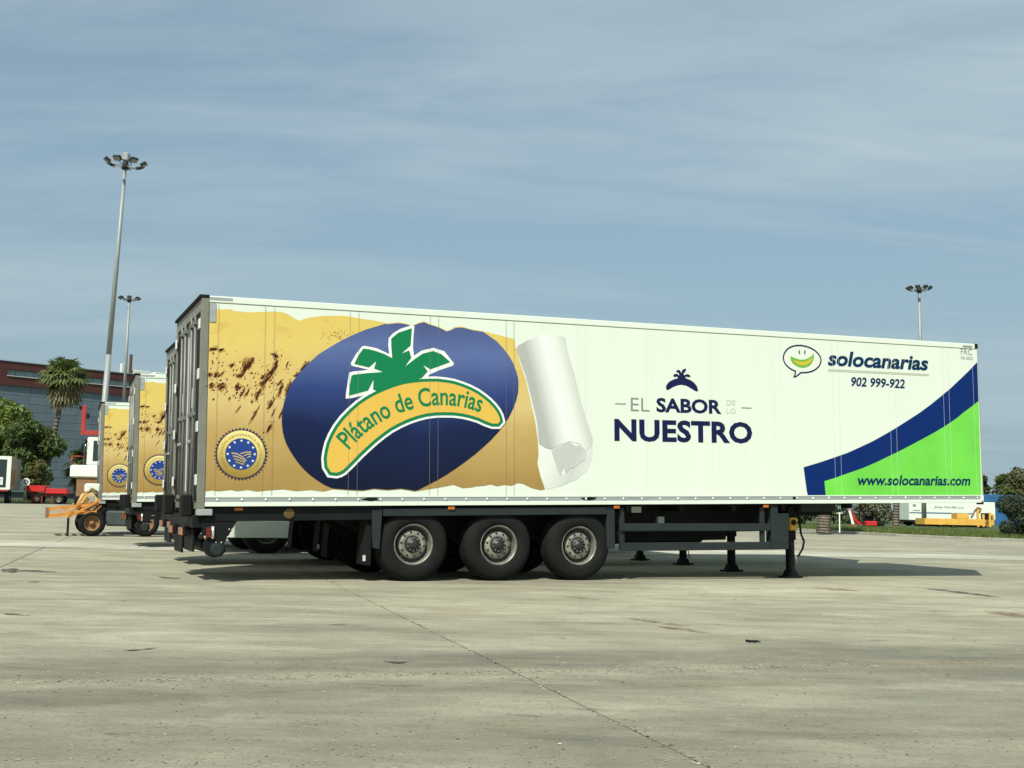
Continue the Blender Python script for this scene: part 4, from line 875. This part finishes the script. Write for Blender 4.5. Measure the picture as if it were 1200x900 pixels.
bm = bmesh.new(); tube(bm, [(-.16, .08, 1.15), (-.05, .07, 1.30), (.10, .07, 1.2)], .025); obj('exhaust', bm, RUST, dl)
bxo('prop_leg', BLACK, dl, -.64, -.58, .02, .08, .0, .50)
tag(dl, 'orange tow dolly with slatted tray and rusty wheels beside the leftmost trailer', 'dolly')

# white yard tractor with red frame behind the leftmost trailer
REDP = mat('red_paint', (0.36, 0.030, 0.022), 0.45, var=0.2, scale=3)
GLASS = mat('dark_glass', (0.02, 0.028, 0.03), 0.08, spec=0.8)
yt = empty('yard_tractor', (-17.1, 45.6, 0), (0, 0, 0.12))
bxo('chassis', CHAS, yt, .2, 4.6, .3, 2.1, .55, 1.05, bevel=.03)
for x in (.9, 3.7):
    small_wheel(yt, x, .1, .5, .5, .35); small_wheel(yt, x, 2.3, .5, .5, .35, 1)
hd = bxo('hood', WHITE, yt, .0, 1.5, .2, 2.2, 1.80, 2.28, bevel=.05)
bxo('engine_bay', RUST, yt, .25, 1.5, .3, 2.1, 1.05, 1.795, bevel=.02)
bxo('headlamp', PWHITE, hd, -.02, .0, .35, .6, 1.9, 2.05); bxo('headlamp', PWHITE, hd, -.02, .0, 1.8, 2.05, 1.9, 2.05)
cb = bxo('cab', WHITE, yt, .55, 2.0, .35, 1.75, 2.285, 3.42, bevel=.06)
bxo('side_window', GLASS, cb, .80, 1.85, .335, .349, 2.45, 3.25, bevel=.004); bxo('front_window', GLASS, cb, .53, .549, .5, 1.6, 2.4, 3.3)
bm = bmesh.new(); cyl(bm, (.46, .55, 2.28), (.46, .55, 3.3), .06, .06, 12); obj('exhaust_stack', bm, GLASS, yt)
bm = bmesh.new(); prism(bm, [(.30, 3.46), (3.2, 3.46), (3.2, 3.64), (.46, 3.64), (.46, 4.62), (.30, 4.62)], .3, .42)
obj('lifting_frame', bm, REDP, yt, bevel=.01)
bxo('frame_lamp', BLACK, yt, .49, .58, .28, .40, 4.1, 4.3)
bxo('frame_lamp', BLACK, yt, .20, .29, .28, .40, 4.45, 4.6)
for y in (.30,): bxo('frame_post', REDP, yt, 2.3, 2.45, y, y+.12, 1.05, 3.455)
for y in (.15, 1.9):
    bxo('mirror', BLACK, yt, .40, .46, y, y+.12, 2.75, 3.1); bm = bmesh.new(); tube(bm, [(.6, y+.15, 3.2), (.43, y+.06, 3.12)], .015, 6); obj('mirror_arm', bm, BLACK, yt)
bxo('roof_beacon', AMBER, yt, 1.1, 1.25, .9, 1.05, 3.421, 3.55, bevel=.02)
bm = bmesh.new(); tube(bm, [(.05, .22, 2.28), (.05, .22, 2.62), (.5, .22, 2.62)], .02, 6); obj('grab_rail', bm, REDP, yt)
for z in (.75, 1.1, 1.45): bxo('step', ALU, yt, 1.55, 1.9, .16, .298, z, z+.04)
tag(yt, 'white yard tractor cab with red lifting frame behind the leftmost trailer', 'tractor')

# far left: box lorry body with white rear frame
BOXS = mat('weathered_tan', (0.36, 0.31, 0.23), 0.7, var=0.45, scale=0.7, stretch=(1, 1, .4))
bl = empty('box_trailer', (-42.4, 100, .30), (0, 0, math.radians(108)))
bb = bxo('body', BOXS, bl, 0, 10, 0, 2.55, 1.2, 3.95, bevel=.03)
for nm, a in (('rear_frame', (-.08, -.002, -.03, .30, 1.15, 3.98)), ('rear_frame', (-.08, -.002, 2.28, 2.58, 1.15, 3.98)), ('rear_header', (-.08, -.002, .301, 2.279, 3.7, 3.98)), ('rear_sill', (-.08, -.002, .301, 2.279, 1.15, 1.32))): bxo(nm, WHITE, bl, *a, bevel=.01)
bxo('door_opening', GLASS, bl, -.03, -.004, .301, 2.279, 1.321, 3.699)
bm = bmesh.new(); box(bm, -.055, -.031, .55, 1.7, 1.55, 2.2); pl = obj('load_sheet', bm, DOORW, bl, bevel=.01)
bxo('sheet_print', BLACK, pl, -.060, -.0555, .75, 1.3, 1.72, 1.80); bxo('sheet_print', BLACK, pl, -.060, -.0555, .65, 1.5, 1.95, 1.99)
bxo('rust_patch', mat('rust_patch', (0.34, 0.16, 0.09), 0.8, var=0.5, scale=2), bb, .6, 4.6, -.006, -.001, 1.5, 2.9)
bxo('chassis', CHAS, bl, .1, 9.8, .7, 1.9, .75, 1.15); bxo('bumper', REDP, bl, -.05, .1, .1, 2.4, 1.02, 1.145)
for x in (1.2, 2.5): small_wheel(bl, x, .05, .48, .48, .4); small_wheel(bl, x, 2.5, .48, .48, .4, 1)
tag(bl, 'tan weathered box trailer with white rear door frame at the far left edge', 'trailer')

# red flat trailer
RED2 = mat('bright_red_paint', (0.52, 0.020, 0.022), 0.42, var=0.2, scale=2)
DRED = mat('dull_red_paint', (0.16, 0.015, 0.014), 0.6, var=0.3, scale=2)
rt = empty('flat_trailer', (-42.9, 104.5, .30), (0, 0, .12))
bxo('bed_panel', RED2, rt, .2, 1.65, 0, 1.6, 1.05, 1.60, bevel=.02); bxo('bed_panel', RED2, rt, 1.70, 3.5, .1, 1.7, .92, 1.36, bevel=.02)
bxo('headboard', RED2, rt, -.3, .19, .5, 1.2, 1.15, 1.35); bxo('chassis', DRED, rt, .4, 3.3, .3, 1.4, .72, .915)
for x in (.55, 1.35, 2.2): bxo('support_leg', DRED, rt, x, x+.12, .1, .22, .0, .72)
for a, b in (((.6, .16, .05), (1.4, .16, .7)), ((1.4, .16, .05), (.6, .16, .7))):
    bm = bmesh.new(); cyl(bm, a, b, .03, .03, 6); obj('cross_brace', bm, DRED, rt)
for x in (.95, 2.85): small_wheel(rt, x, .12, .42, .42, .3); small_wheel(rt, x, 1.6, .42, .42, .3, 1)
tag(rt, 'red flat trailer parked before the dark trees at far left', 'trailer')
# round sign
sg = empty('road_sign', (-42.35, 103.2, .30))
SBLUE = mat('sign_dark_blue', (0.02, 0.03, 0.10), 0.4); 
bm = bmesh.new(); cyl(bm, (0, .04, 0), (0, .04, 2.1), .03, .03, 8); obj('post', bm, ALU, sg)
bm = bmesh.new(); cyl(bm, (0, .0, 1.87), (0, .02, 1.87), .34, .34, 24); pn = obj('sign_plate', bm, PWHITE, sg)
bm = bmesh.new(); cyl(bm, (0, -.006, 1.87), (0, -.002, 1.87), .24, .24, 24); obj('sign_disc', bm, SBLUE, pn)
for s in (1, -1):
    bm = bmesh.new(); d = .15; prism(bm, [(-d-.03, 1.87-s*d), (-d+.03, 1.87-s*d), (d+.03, 1.87+s*d), (d-.03, 1.87+s*d)], -.012 - .003*(s+1), -.008 - .003*(s+1)); obj('sign_bar', bm, PWHITE, pn)
tag(sg, 'round white sign with dark centre and cross above the red flat trailer', 'sign')

# ---------------------------------------------------------------- light masts
MAST = mat('galvanised_mast', (0.27, 0.30, 0.29), 0.55, metal=0.2, var=0.15, scale=2)
LAMPM = mat('floodlight_housing', (0.022, 0.025, 0.026), 0.6, var=0.2, spec=.2)
LGLASS = mat('floodlight_glass', (0.20, 0.21, 0.20), 0.25)
def mast(base, top, n, label, extra=False, tilt=0.5, r0=.17, r1=.085, R=.85):
    b, t = Vector(base), Vector(top); H = (t-b).length
    root = empty('light_mast', base)
    root.rotation_euler = (t-b).to_track_quat('Z', 'Y').to_euler()
    bm = bmesh.new(); cyl(bm, (0, 0, 0), (0, 0, H*.45), r0, (r0+r1)/2+.01, 12); cyl(bm, (0, 0, H*.45), (0, 0, H-.2), (r0+r1)/2, r1, 12); cyl(bm, (0, 0, 0), (0, 0, .06), r0*1.9, r0*1.9, 12); obj('pole', bm, MAST, root)
    bm = bmesh.new(); cyl(bm, (0, 0, H-.45), (0, 0, H-.05), r1*1.7, r1*1.7, 12); hb = obj('head_hub', bm, LAMPM, root)
    for k in range(n):
        a = 2*math.pi*(k+.35)/n; ca, sa = math.cos(a), math.sin(a)
        bm = bmesh.new(); cyl(bm, (0, 0, H-.35), (ca*R, sa*R, H-.22), .025, .025, 6); obj('arm', bm, MAST, root)
        bm = bmesh.new(); box(bm, -.20, .20, -.07, .07, -.16, .16); l = obj('floodlight', bm, LAMPM, root, bevel=.03)
        l.location = (ca*(R+.05), sa*(R+.05), H-.12); l.rotation_euler = (math.radians(-58), 0, a+math.pi/2+math.pi)
        bm = bmesh.new(); box(bm, -.16, .16, .071, .076, -.12, .12); obj('lamp_glass', bm, LGLASS, l)
    if extra:
        bm = bmesh.new(); box(bm, -.16, .16, -.16, .16, H-.02, H+.40); obj('camera_housing', bm, MAST, root, bevel=.05)
        bm = bmesh.new(); box(bm, .161, .85, -.05, .05, H+.12, H+.34); obj('aerial_box', bm, LGLASS, root)
        bm = bmesh.new(); cyl(bm, (.8, 0, H-.3), (.8, 0, H+.12), .025, .025, 6); obj('aerial_post', bm, MAST, root)
    return tag(root, label, 'light mast', 'tall floodlight masts')
mast((-20.34, 58, 0), (-19.79, 58, 18.0), 7, 'tallest nearest floodlight mast rising left of the yellow trailers', True)
mast((-36.43, 110, .2), (-36.45, 110, 19.9), 7, 'thin floodlight mast just right of the tall one', False, r0=.2, r1=.11)
mast((33.39, 95, 0), (33.25, 95, 19.6), 9, 'distant floodlight mast showing above the right end of the nearest trailer', False, r0=.2, r1=.12)

# ---------------------------------------------------------------- office building far left
BRICK = mat('red_cladding', (0.085, 0.024, 0.018), 0.6, var=0.15, scale=0.3)
PANEM = mat('curtain_glass', (0.115, 0.155, 0.185), 0.2, var=0.15, scale=0.15, obrand=0.10, spec=0.5)
PANED = mat('dark_pane', (0.012, 0.018, 0.028), 0.1, spec=0.7)
MULL = mat('mullion', (0.26, 0.31, 0.34), 0.5, metal=0.1)
WINS = mat('strip_glass', (0.22, 0.30, 0.31), 0.15, obrand=0.15)
BD = Vector((17.4, 19.0)).normalized(); BANG = math.atan2(BD.y, BD.x)
bd = empty('office_building', (-87.9, 200, 0), (0, 0, BANG))
bxo('core', mat('building_core', (0.05, 0.06, 0.07), 0.6), bd, -30, 40, .35, 18, 0, 19.6)
bxo('upper_band', BRICK, bd, -30, 40, -.25, 18, 22.45, 23.9, bevel=.03)
bxo('lower_band', BRICK, bd, -30, 40, -.25, 18, 19.7, 21.35, bevel=.03)
for a, b in ((-30, 1.4), (37.0, 40)): bxo('band_pier', BRICK, bd, a, b, -.25, 18, 21.351, 22.449)
bxo('band_recess', BRICK, bd, 1.41, 36.9, .6, 18, 21.351, 22.449)
bxo('window_sill', DOORW, bd, 1.3, 37.1, -.42, -.26, 21.30, 21.40); bxo('roof_edge', MULL, bd, -30, 40, -.40, -.251, 23.82, 23.95)
for k in range(22): bxo('strip_window', WINS, bd, 1.45+k*1.6, 1.45+k*1.6+1.53, .25, .33, 21.36, 22.44)
for i in range(-6, 14):
    for j in range(13):
        if j < 5 and i < -1: continue
        x = i*2.9; z = 1.5 + j*1.4
        dark = (8 <= i <= 10 and 5 <= j <= 10 and random.random() < .6)
        bxo('glass_panel', PANED if dark else PANEM, bd, x+.015, x+2.885, .12, .2, z+.03, z+1.37)
for j in range(14): bxo('mullion', MULL, bd, -29, 40, .08, .14, 1.47+j*1.4, 1.52+j*1.4)
bxo('roof_unit', DOORW, bd, 23.0, 23.75, .4, 1.2, 23.9, 25.7, bevel=.05); bxo('chimney', mat('brown_flue', (.12, .07, .045), .7), bd, 24.55, 25.0, .3, .7, 23.9, 27.6)
bxo('roof_unit', WHITE, bd, 25.4, 28.9, .3, 2, 23.9, 24.75, bevel=.05); bxo('roof_unit', WHITE, bd, 29.9, 33.0, .3, 2, 23.9, 24.75, bevel=.05)
tag(bd, 'office block with dark red top band over blue-grey glass wall', 'building')

# ---------------------------------------------------------------- vegetation
BARK = mat('bark', (0.13, 0.10, 0.07), 0.9, var=0.4, scale=3, bump=0.5, bscale=12)
PALMB = mat('palm_bark', (0.175, 0.145, 0.105), 0.9, var=0.8, scale=8, bump=0.6, bscale=9, stretch=(1, 1, 2.5))
def crown(name, clumps, n, size, m, parent, flat=1.0):
    """leaf-sized faces through a set of uneven clumps: (centre, radius)"""
    vs, fs = [], []
    tot = sum(r**2 for _, r in clumps)
    for c, r in clumps:
        for _ in range(int(n*r*r/tot)):
            while True:
                d = Vector((random.uniform(-1, 1), random.uniform(-1, 1), random.uniform(-1, 1)))
                if .05 < d.length < 1: break
            q = d.length; d = d.normalized() * (q**.45) * r * random.uniform(.82, 1.12)
            p = Vector(c) + Vector((d.x, d.y, d.z*flat))
            nrm = (d.normalized() + Vector((random.uniform(-1, 1), random.uniform(-1, 1), random.uniform(-.5, 1.2)))*.9).normalized()
            u = nrm.orthogonal().normalized(); u = Matrix.Rotation(random.uniform(0, 6.28), 3, nrm) @ u; w = nrm.cross(u); s = size*random.uniform(.55, 1.3); k = len(vs)
            bend = nrm*s*.25
            for e in (-u*s - bend, w*s*.45, u*s - bend, -w*s*.45): vs.append(tuple(p+e))
            fs.append((k, k+1, k+2, k+3))
    return pydata(name, vs, fs, m, parent)
def tree(name, base, h, r, n, size, m, label, cat='tree', group=None, seed=1, squash=.8, trunk_r=.18, lo=.22):
    random.seed(seed); root = empty(name, base)
    bm = bmesh.new(); cyl(bm, (0, 0, 0), (random.uniform(-.2, .2), random.uniform(-.2, .2), h*.45), trunk_r, trunk_r*.65, 9)
    cl = []
    for k in range(11):
        a = k*2.4 + random.uniform(-.3, .3); rr = r*random.uniform(.35, .78); z = h*random.uniform(lo+.08, .86); sh = 1 - abs(z/h-.5)*.75
        p = (math.cos(a)*rr*sh, math.sin(a)*rr*sh, z); cl.append((p, r*random.uniform(.26, .44)))
        cyl(bm, (0, 0, h*random.uniform(.2, .42)), (p[0]*.9, p[1]*.9, p[2]), trunk_r*.4, trunk_r*.12, 6)
    for z, q in ((.5, .55), (.7, .5), (.88, .33)): cl.append(((random.uniform(-.2, .2)*r, random.uniform(-.2, .2)*r, h*z), r*q))
    obj('trunk', bm, BARK, root); crown('crown', cl, n, size, m, root, squash)
    return tag(root, label, cat, group)
G1 = leafmat('leaf_bright', (0.06, 0.11, 0.014), (0.19, 0.24, 0.045), .35)
G2 = leafmat('leaf_deep', (0.034, 0.066, 0.014), (0.12, 0.165, 0.036), .35)
G3 = leafmat('leaf_olive', (0.055, 0.065, 0.022), (0.15, 0.14, 0.055))
G4 = leafmat('leaf_dark_shrub', (0.016, 0.032, 0.016), (0.060, 0.080, 0.035))
G5 = leafmat('leaf_yellowing', (0.07, 0.085, 0.022), (0.19, 0.17, 0.05), .35)
PG = leafmat('palm_leaf', (0.055, 0.085, 0.022), (0.18, 0.21, 0.065), .35)
PD = leafmat('palm_dry_leaf', (0.10, 0.10, 0.035), (0.30, 0.24, 0.12))
TG = 'trees in front of the office building'
tree('broadleaf_tree', (-52.6, 121, .3), 10.9, 4.6, 9000, .30, G1, 'bright green leafy tree at the left edge, biggest crown', group=TG, seed=3, lo=.12)
tree('broadleaf_tree', (-48.0, 117, .3), 8.3, 3.4, 6500, .26, G2, 'darker green tree behind the red flat trailer', group=TG, seed=5, lo=.10)
tree('broadleaf_tree', (-57.5, 126, .3), 9.6, 4.0, 3000, .32, G2, 'dark tree cut off by the left edge of the picture', group=TG, seed=9, lo=.10)
tree('shrub', (-44.9, 112, .3), 4.3, 1.5, 2600, .16, G5, 'yellowing shrub between red flat trailer and palm trunk', 'shrub', seed=12, lo=.05, trunk_r=.08)
tree('shrub', (-46.0, 127, .3), 6.2, 2.3, 3000, .22, G2, 'dark shrub behind the trunk of the tall palm', 'shrub', seed=17, lo=.05, trunk_r=.08)

def fan(vs, fs, p, d, r, seg=9, droop=.25, spread=1.9):
    d = d.normalized(); u = d.cross(Vector((0, 0, 1)))
    u = u.normalized() if u.length > .01 else Vector((1, 0, 0)); n = u.cross(d)
    for k in range(seg):
        a = (k/(seg-1)-.5)*spread*1.25; q = d*math.cos(a) + u*math.sin(a); tip = p + q*r*random.uniform(.85, 1.1) - Vector((0, 0, 1))*r*droop*random.uniform(.6, 1.4) - n*r*.12*abs(a)
        side = q.cross(n).normalized()*r*.085; m_ = p + q*r*.5 - Vector((0, 0, 1))*r*droop*.15; i = len(vs)
        for e in (p, m_+side, tip, m_-side): vs.append(tuple(e))
        fs.append((i, i+1, i+2, i+3))
def palm(base, top, r, nf, ndry, label, seed, tr0=.32, tr1=.2, group=None, dryz=-.4):
    random.seed(seed); b, t = Vector(base), Vector(top); root = empty('palm_tree', base); d = t-b
    bm = bmesh.new(); N_ = 34
    for k in range(N_):
        a, c = k/N_, (k+1)/N_; f = lambda s: d*s + Vector((math.sin(s*2.2)*.25*(1-s), 0, 0))*.6
        cyl(bm, f(a), f(c), (tr0+(tr1-tr0)*a)*random.uniform(1.0, 1.10), (tr0+(tr1-tr0)*c)*random.uniform(.92, .99), 12, True)
    obj('trunk', bm, PALMB, root)
    vs, fs = [], []
    for k in range(nf):
        a = random.uniform(0, 6.28); el = random.uniform(-.25, 1.35); q = Vector((math.cos(a)*math.cos(el), math.sin(a)*math.cos(el), math.sin(el)))
        s = d + q*r*random.uniform(.25, .62) + Vector((0, 0, .1)); fan(vs, fs, s, q + Vector((0, 0, -.25)), r*random.uniform(.45, .72), 11, .32, 2.1)
    pydata('crown', vs, fs, PG, root)
    vs, fs = [], []
    for k in range(ndry):
        a = random.uniform(0, 6.28); el = random.uniform(-1.15, dryz); q = Vector((math.cos(a)*math.cos(el), math.sin(a)*math.cos(el), math.sin(el)))
        s = d + Vector((q.x, q.y, 0))*r*.42 + Vector((0, 0, q.z*r*.5)); fan(vs, fs, s, q, r*random.uniform(.40, .60), 8, .5, 1.5)
    pydata('dry_fronds', vs, fs, PD, root)
    return tag(root, label, 'palm tree', group)
palm((-47.4, 119, .3), (-45.5, 119, 12.8), 2.7, 52, 44, 'tall fan palm standing before the office building', 21)
palm((-44.4, 123, .3), (-44.3, 123, 3.9), 2.6, 46, 12, 'low bushy palm left of the yard tractor', 22, dryz=-.6)
palm((15.28, 57.4, .05), (15.2, 57.6, 4.6), 2.0, 40, 20, 'stout palm whose rough trunk shows under the front of the nearest trailer', 23, tr0=.34, tr1=.26)
palm((25.2, 77, .08), (25.2, 77, 6.2), 2.0, 30, 16, 'slim dark palm trunk between red machine and white truck', 24, tr0=.20, tr1=.17)
# right-hand side
tree('shrub', (23.05, 53.0, .08), 2.05, 1.2, 11000, .06, G4, 'dense dark shrub at the right edge by the kerb', 'shrub', seed=31, lo=.0, trunk_r=.06, squash=.9)
tree('shrub', (24.3, 52.6, .08), 2.5, 1.25, 7000, .065, G4, 'dark shrub cut off by the right edge of the picture', 'shrub', seed=32, lo=.0, trunk_r=.06, squash=.9)
RG = 'trees on the skyline at the right'
for (x, y, h, r, m_, sd, lab) in ((64.5, 150, 7.3, 3.0, G3, 41, 'tallest olive tree on the right skyline'), (62.0, 148, 6.6, 1.5, G2, 42, 'pointed dark tree on the skyline next to the trailer front edge'),
                                  (60.4, 152, 6.7, 1.9, G2, 43, 'skyline tree half hidden by the trailer front edge'), (68.8, 152, 7.0, 3.0, G3, 44, 'olive tree leaving the picture at the right skyline'), (63.2, 142, 4.6, 1.6, G3, 45, 'low round tree above the blue fence')):
    tree('broadleaf_tree', (x, y, .1), h, r, 3200, .24, m_, lab, group=RG, seed=sd, lo=.1)
HG = 'olive bushes seen under the nearest trailer'
for k, (x, y, h, r, m_) in enumerate(((15.5, 76, 2.4, 1.9, G3), (19.0, 84, 3.0, 2.2, G3), (23.0, 92, 3.2, 2.6, G3), (27.5, 100, 3.2, 2.6, G2), (32.5, 106, 3.2, 2.5, G3), (37.5, 110, 3.0, 2.4, G3), (12.5, 92, 2.8, 2.4, G2))):
    tree('bush', (x, y, .09), h, r, 2200, .17, m_, ['first olive bush behind the stout palm trunk', 'second olive bush from the stout palm, behind the white post', 'olive bush behind the red machine', 'dark bush right of the red machine', 'olive bush left of the white truck', 'olive bush behind the white truck', 'dark bush left of the stout palm trunk'][k], 'bush', HG, seed=60+k, lo=.0, trunk_r=.06)

# ---------------------------------------------------------------- things on the verge and the plot behind it
pp = empty('marker_post', (16.17, 57.8, .08)); bm = bmesh.new(); box(bm, -.025, .025, -.02, .02, 0, .93); obj('post', bm, PWHITE, pp); bxo('cross_piece', PWHITE, pp, -.14, .16, -.021, .021, .931, .985)
tag(pp, 'thin pale post with short cross piece on the verge right of the stout palm', 'post')

wt = empty('box_truck', (32.2, 95, .09), (0, 0, .02))
b_ = bxo('box_body', WHITE, wt, 1.15, 7.0, 0, 2.4, .62, 2.02, bevel=.03)
bxo('stripe', mat('stripe_blue', (.10, .16, .28), .4), b_, 1.15, 5.3, -.006, -.001, 1.02, 1.13)
fit_text('company_lettering', 'Jose Carrillo s.a.', 2.0, 4.45, 1.42, 1.66, -.006, GREYP, b_, shear=.2, off=.03)
c_ = bxo('cab', WHITE, wt, 0, 1.05, 0, 2.3, .45, 2.0, bevel=.05)
bxo('cab_print', GREYP, c_, .3, .55, -.006, -.001, 1.55, 1.75); bxo('cab_print', GREYP, c_, .3, .9, -.006, -.001, 1.22, 1.3)
bxo('stripe', MATS['stripe_blue'], c_, .02, 1.0, -.007, -.001, 1.02, 1.12)
bxo('bumper', CHAS, wt, .05, 6.9, .1, 2.2, .3, .449)
for x in (.7, 5.6): small_wheel(wt, x, .02, .42, .42, .3); small_wheel(wt, x, 2.3, .42, .42, .3, 1)
bxo('rear_lamp', AMBER, wt, 7.001, 7.03, .2, .5, .7, .9)
tag(wt, 'white box truck with grey company lettering parked beyond the verge', 'truck')

YEL2 = mat('faded_yellow_paint', (0.70, 0.40, 0.07), 0.55, var=0.2, scale=1.5)
yd = empty('dropside_trailer', (31.55, 89.5, .19), (0, 0, .01))
for k in range(3): bxo('side_board', YEL2, yd, k*1.62, k*1.62+1.60, 0, .06, .10, .56, bevel=.012)
bxo('far_board', YEL2, yd, 0, 4.84, 1.9, 1.96, .10, .56); bxo('end_board', YEL2, yd, -.06, -.002, 0, 1.96, .10, .56); bxo('floor', RUST, yd, 0, 4.84, .061, 1.899, .08, .16)
bxo('chassis', CHAS, yd, .1, 4.8, .3, 1.6, -.02, .079)
bxo('toolbox', YEL2, yd, 2.55, 3.45, .3, 1.5, .57, .98, bevel=.02)
for x, z1 in ((3.95, 1.35), (4.35, .95), (4.85, 1.1)): bxo('crane_post', YEL2, yd, x, x+.16, -.03, .14, .0, z1, bevel=.01)
bm = bmesh.new(); tube(bm, [(3.5, .0, .65), (3.75, .0, 1.15), (4.0, .0, 1.45), (4.25, .0, 1.35), (4.1, .0, 1.05)], .07); obj('crane_arm', bm, RUST, yd)
bxo('cabinet', BLACK, yd, 4.55, 4.80, .0, .8, .15, 1.05); bxo('cabinet', YEL2, yd, 4.82, 5.35, .2, .9, .10, 1.0, bevel=.04); bxo('cab_window', GLASS, yd, 4.95, 5.2, .19, .199, .55, .85)
for x in (1.2, 2.2, 4.4): small_wheel(yd, x, .1, .12, .28, .2, -1)
tag(yd, 'yellow dropside trailer with small crane in front of the white truck', 'trailer')

rm = empty('mini_excavator', (22.4, 75, .05))
bxo('engine_cover', RED2, rm, .3, 1.0, 0, 1.1, .18, .5, bevel=.06)
for x in (.12, .95):
    for y in (.05, 1.0): bxo('cab_post', BLACK, rm, x, x+.06, y, y+.06, .35, 1.08)
bxo('cab_roof', BLACK, rm, .08, 1.06, .0, 1.12, 1.085, 1.16, bevel=.02); bxo('seat', BLACK, rm, .4, .75, .4, .8, .5, .85, bevel=.03)
for y in (.0, .85): bxo('track', BLACK, rm, .05, 1.45, y, y+.25, -.02, .17, bevel=.05)
bm = bmesh.new(); prism(bm, [(.1, .35), (-.15, .55), (-.62, 1.22), (-.75, 1.18), (-.60, .85), (-.25, .40), (.0, .2)], .45, .65); obj('boom', bm, RED2, rm, bevel=.02)
bm = bmesh.new(); prism(bm, [(-.62, 1.15), (-.74, 1.15), (-.52, .25), (-.42, .10), (-.36, .25)], .36, .44); obj('dipper', bm, PWHITE, rm)
bm = bmesh.new(); prism(bm, [(-.55, .28), (-.30, .32), (-.25, .12), (-.45, .0), (-.6, .08)], .3, .8); obj('bucket', bm, RUST, rm)
bxo('counterweight', BLACK, rm, 1.06, 1.5, .1, 1.0, .18, .45, bevel=.05)
tag(rm, 'small red excavator with black open cab beyond the verge', 'excavator')

FENB = mat('blue_sheet', (0.02, 0.11, 0.26), 0.55, var=0.25, scale=0.8, obrand=.1)
fe = empty('blue_fence', (43.5, 115, .09), (0, 0, -.02))
for k in range(22):
    x = k*.55; h = 3.0 + random.uniform(-.06, .06)
    bm = bmesh.new(); prism(bm, [(x, 0), (x+.53, 0), (x+.53, h), (x, h)], -.02 if k % 2 else .02, .01 if k % 2 else .05); obj('fence_sheet', bm, FENB, fe)
for k in range(6): bxo('fence_post', MULL, fe, k*2.3, k*2.3+.08, .06, .14, 0, 3.0)
tag(fe, 'blue corrugated sheet fence below the skyline trees at right', 'fence')

# stray bits on the concrete
bm = bmesh.new()
for k in range(7):
    a = k*.9; cyl(bm, (random.uniform(-.06, .06), random.uniform(-.09, .09), .008), (random.uniform(-.06, .06), random.uniform(-.09, .09), .014), .007, .005, 5)
tw = obj('twig_bundle', bm, CHAS); tw.location = (2.05, 9.95, .0); tag(tw, 'small dark clump of twigs lying on the bare concrete', 'debris')
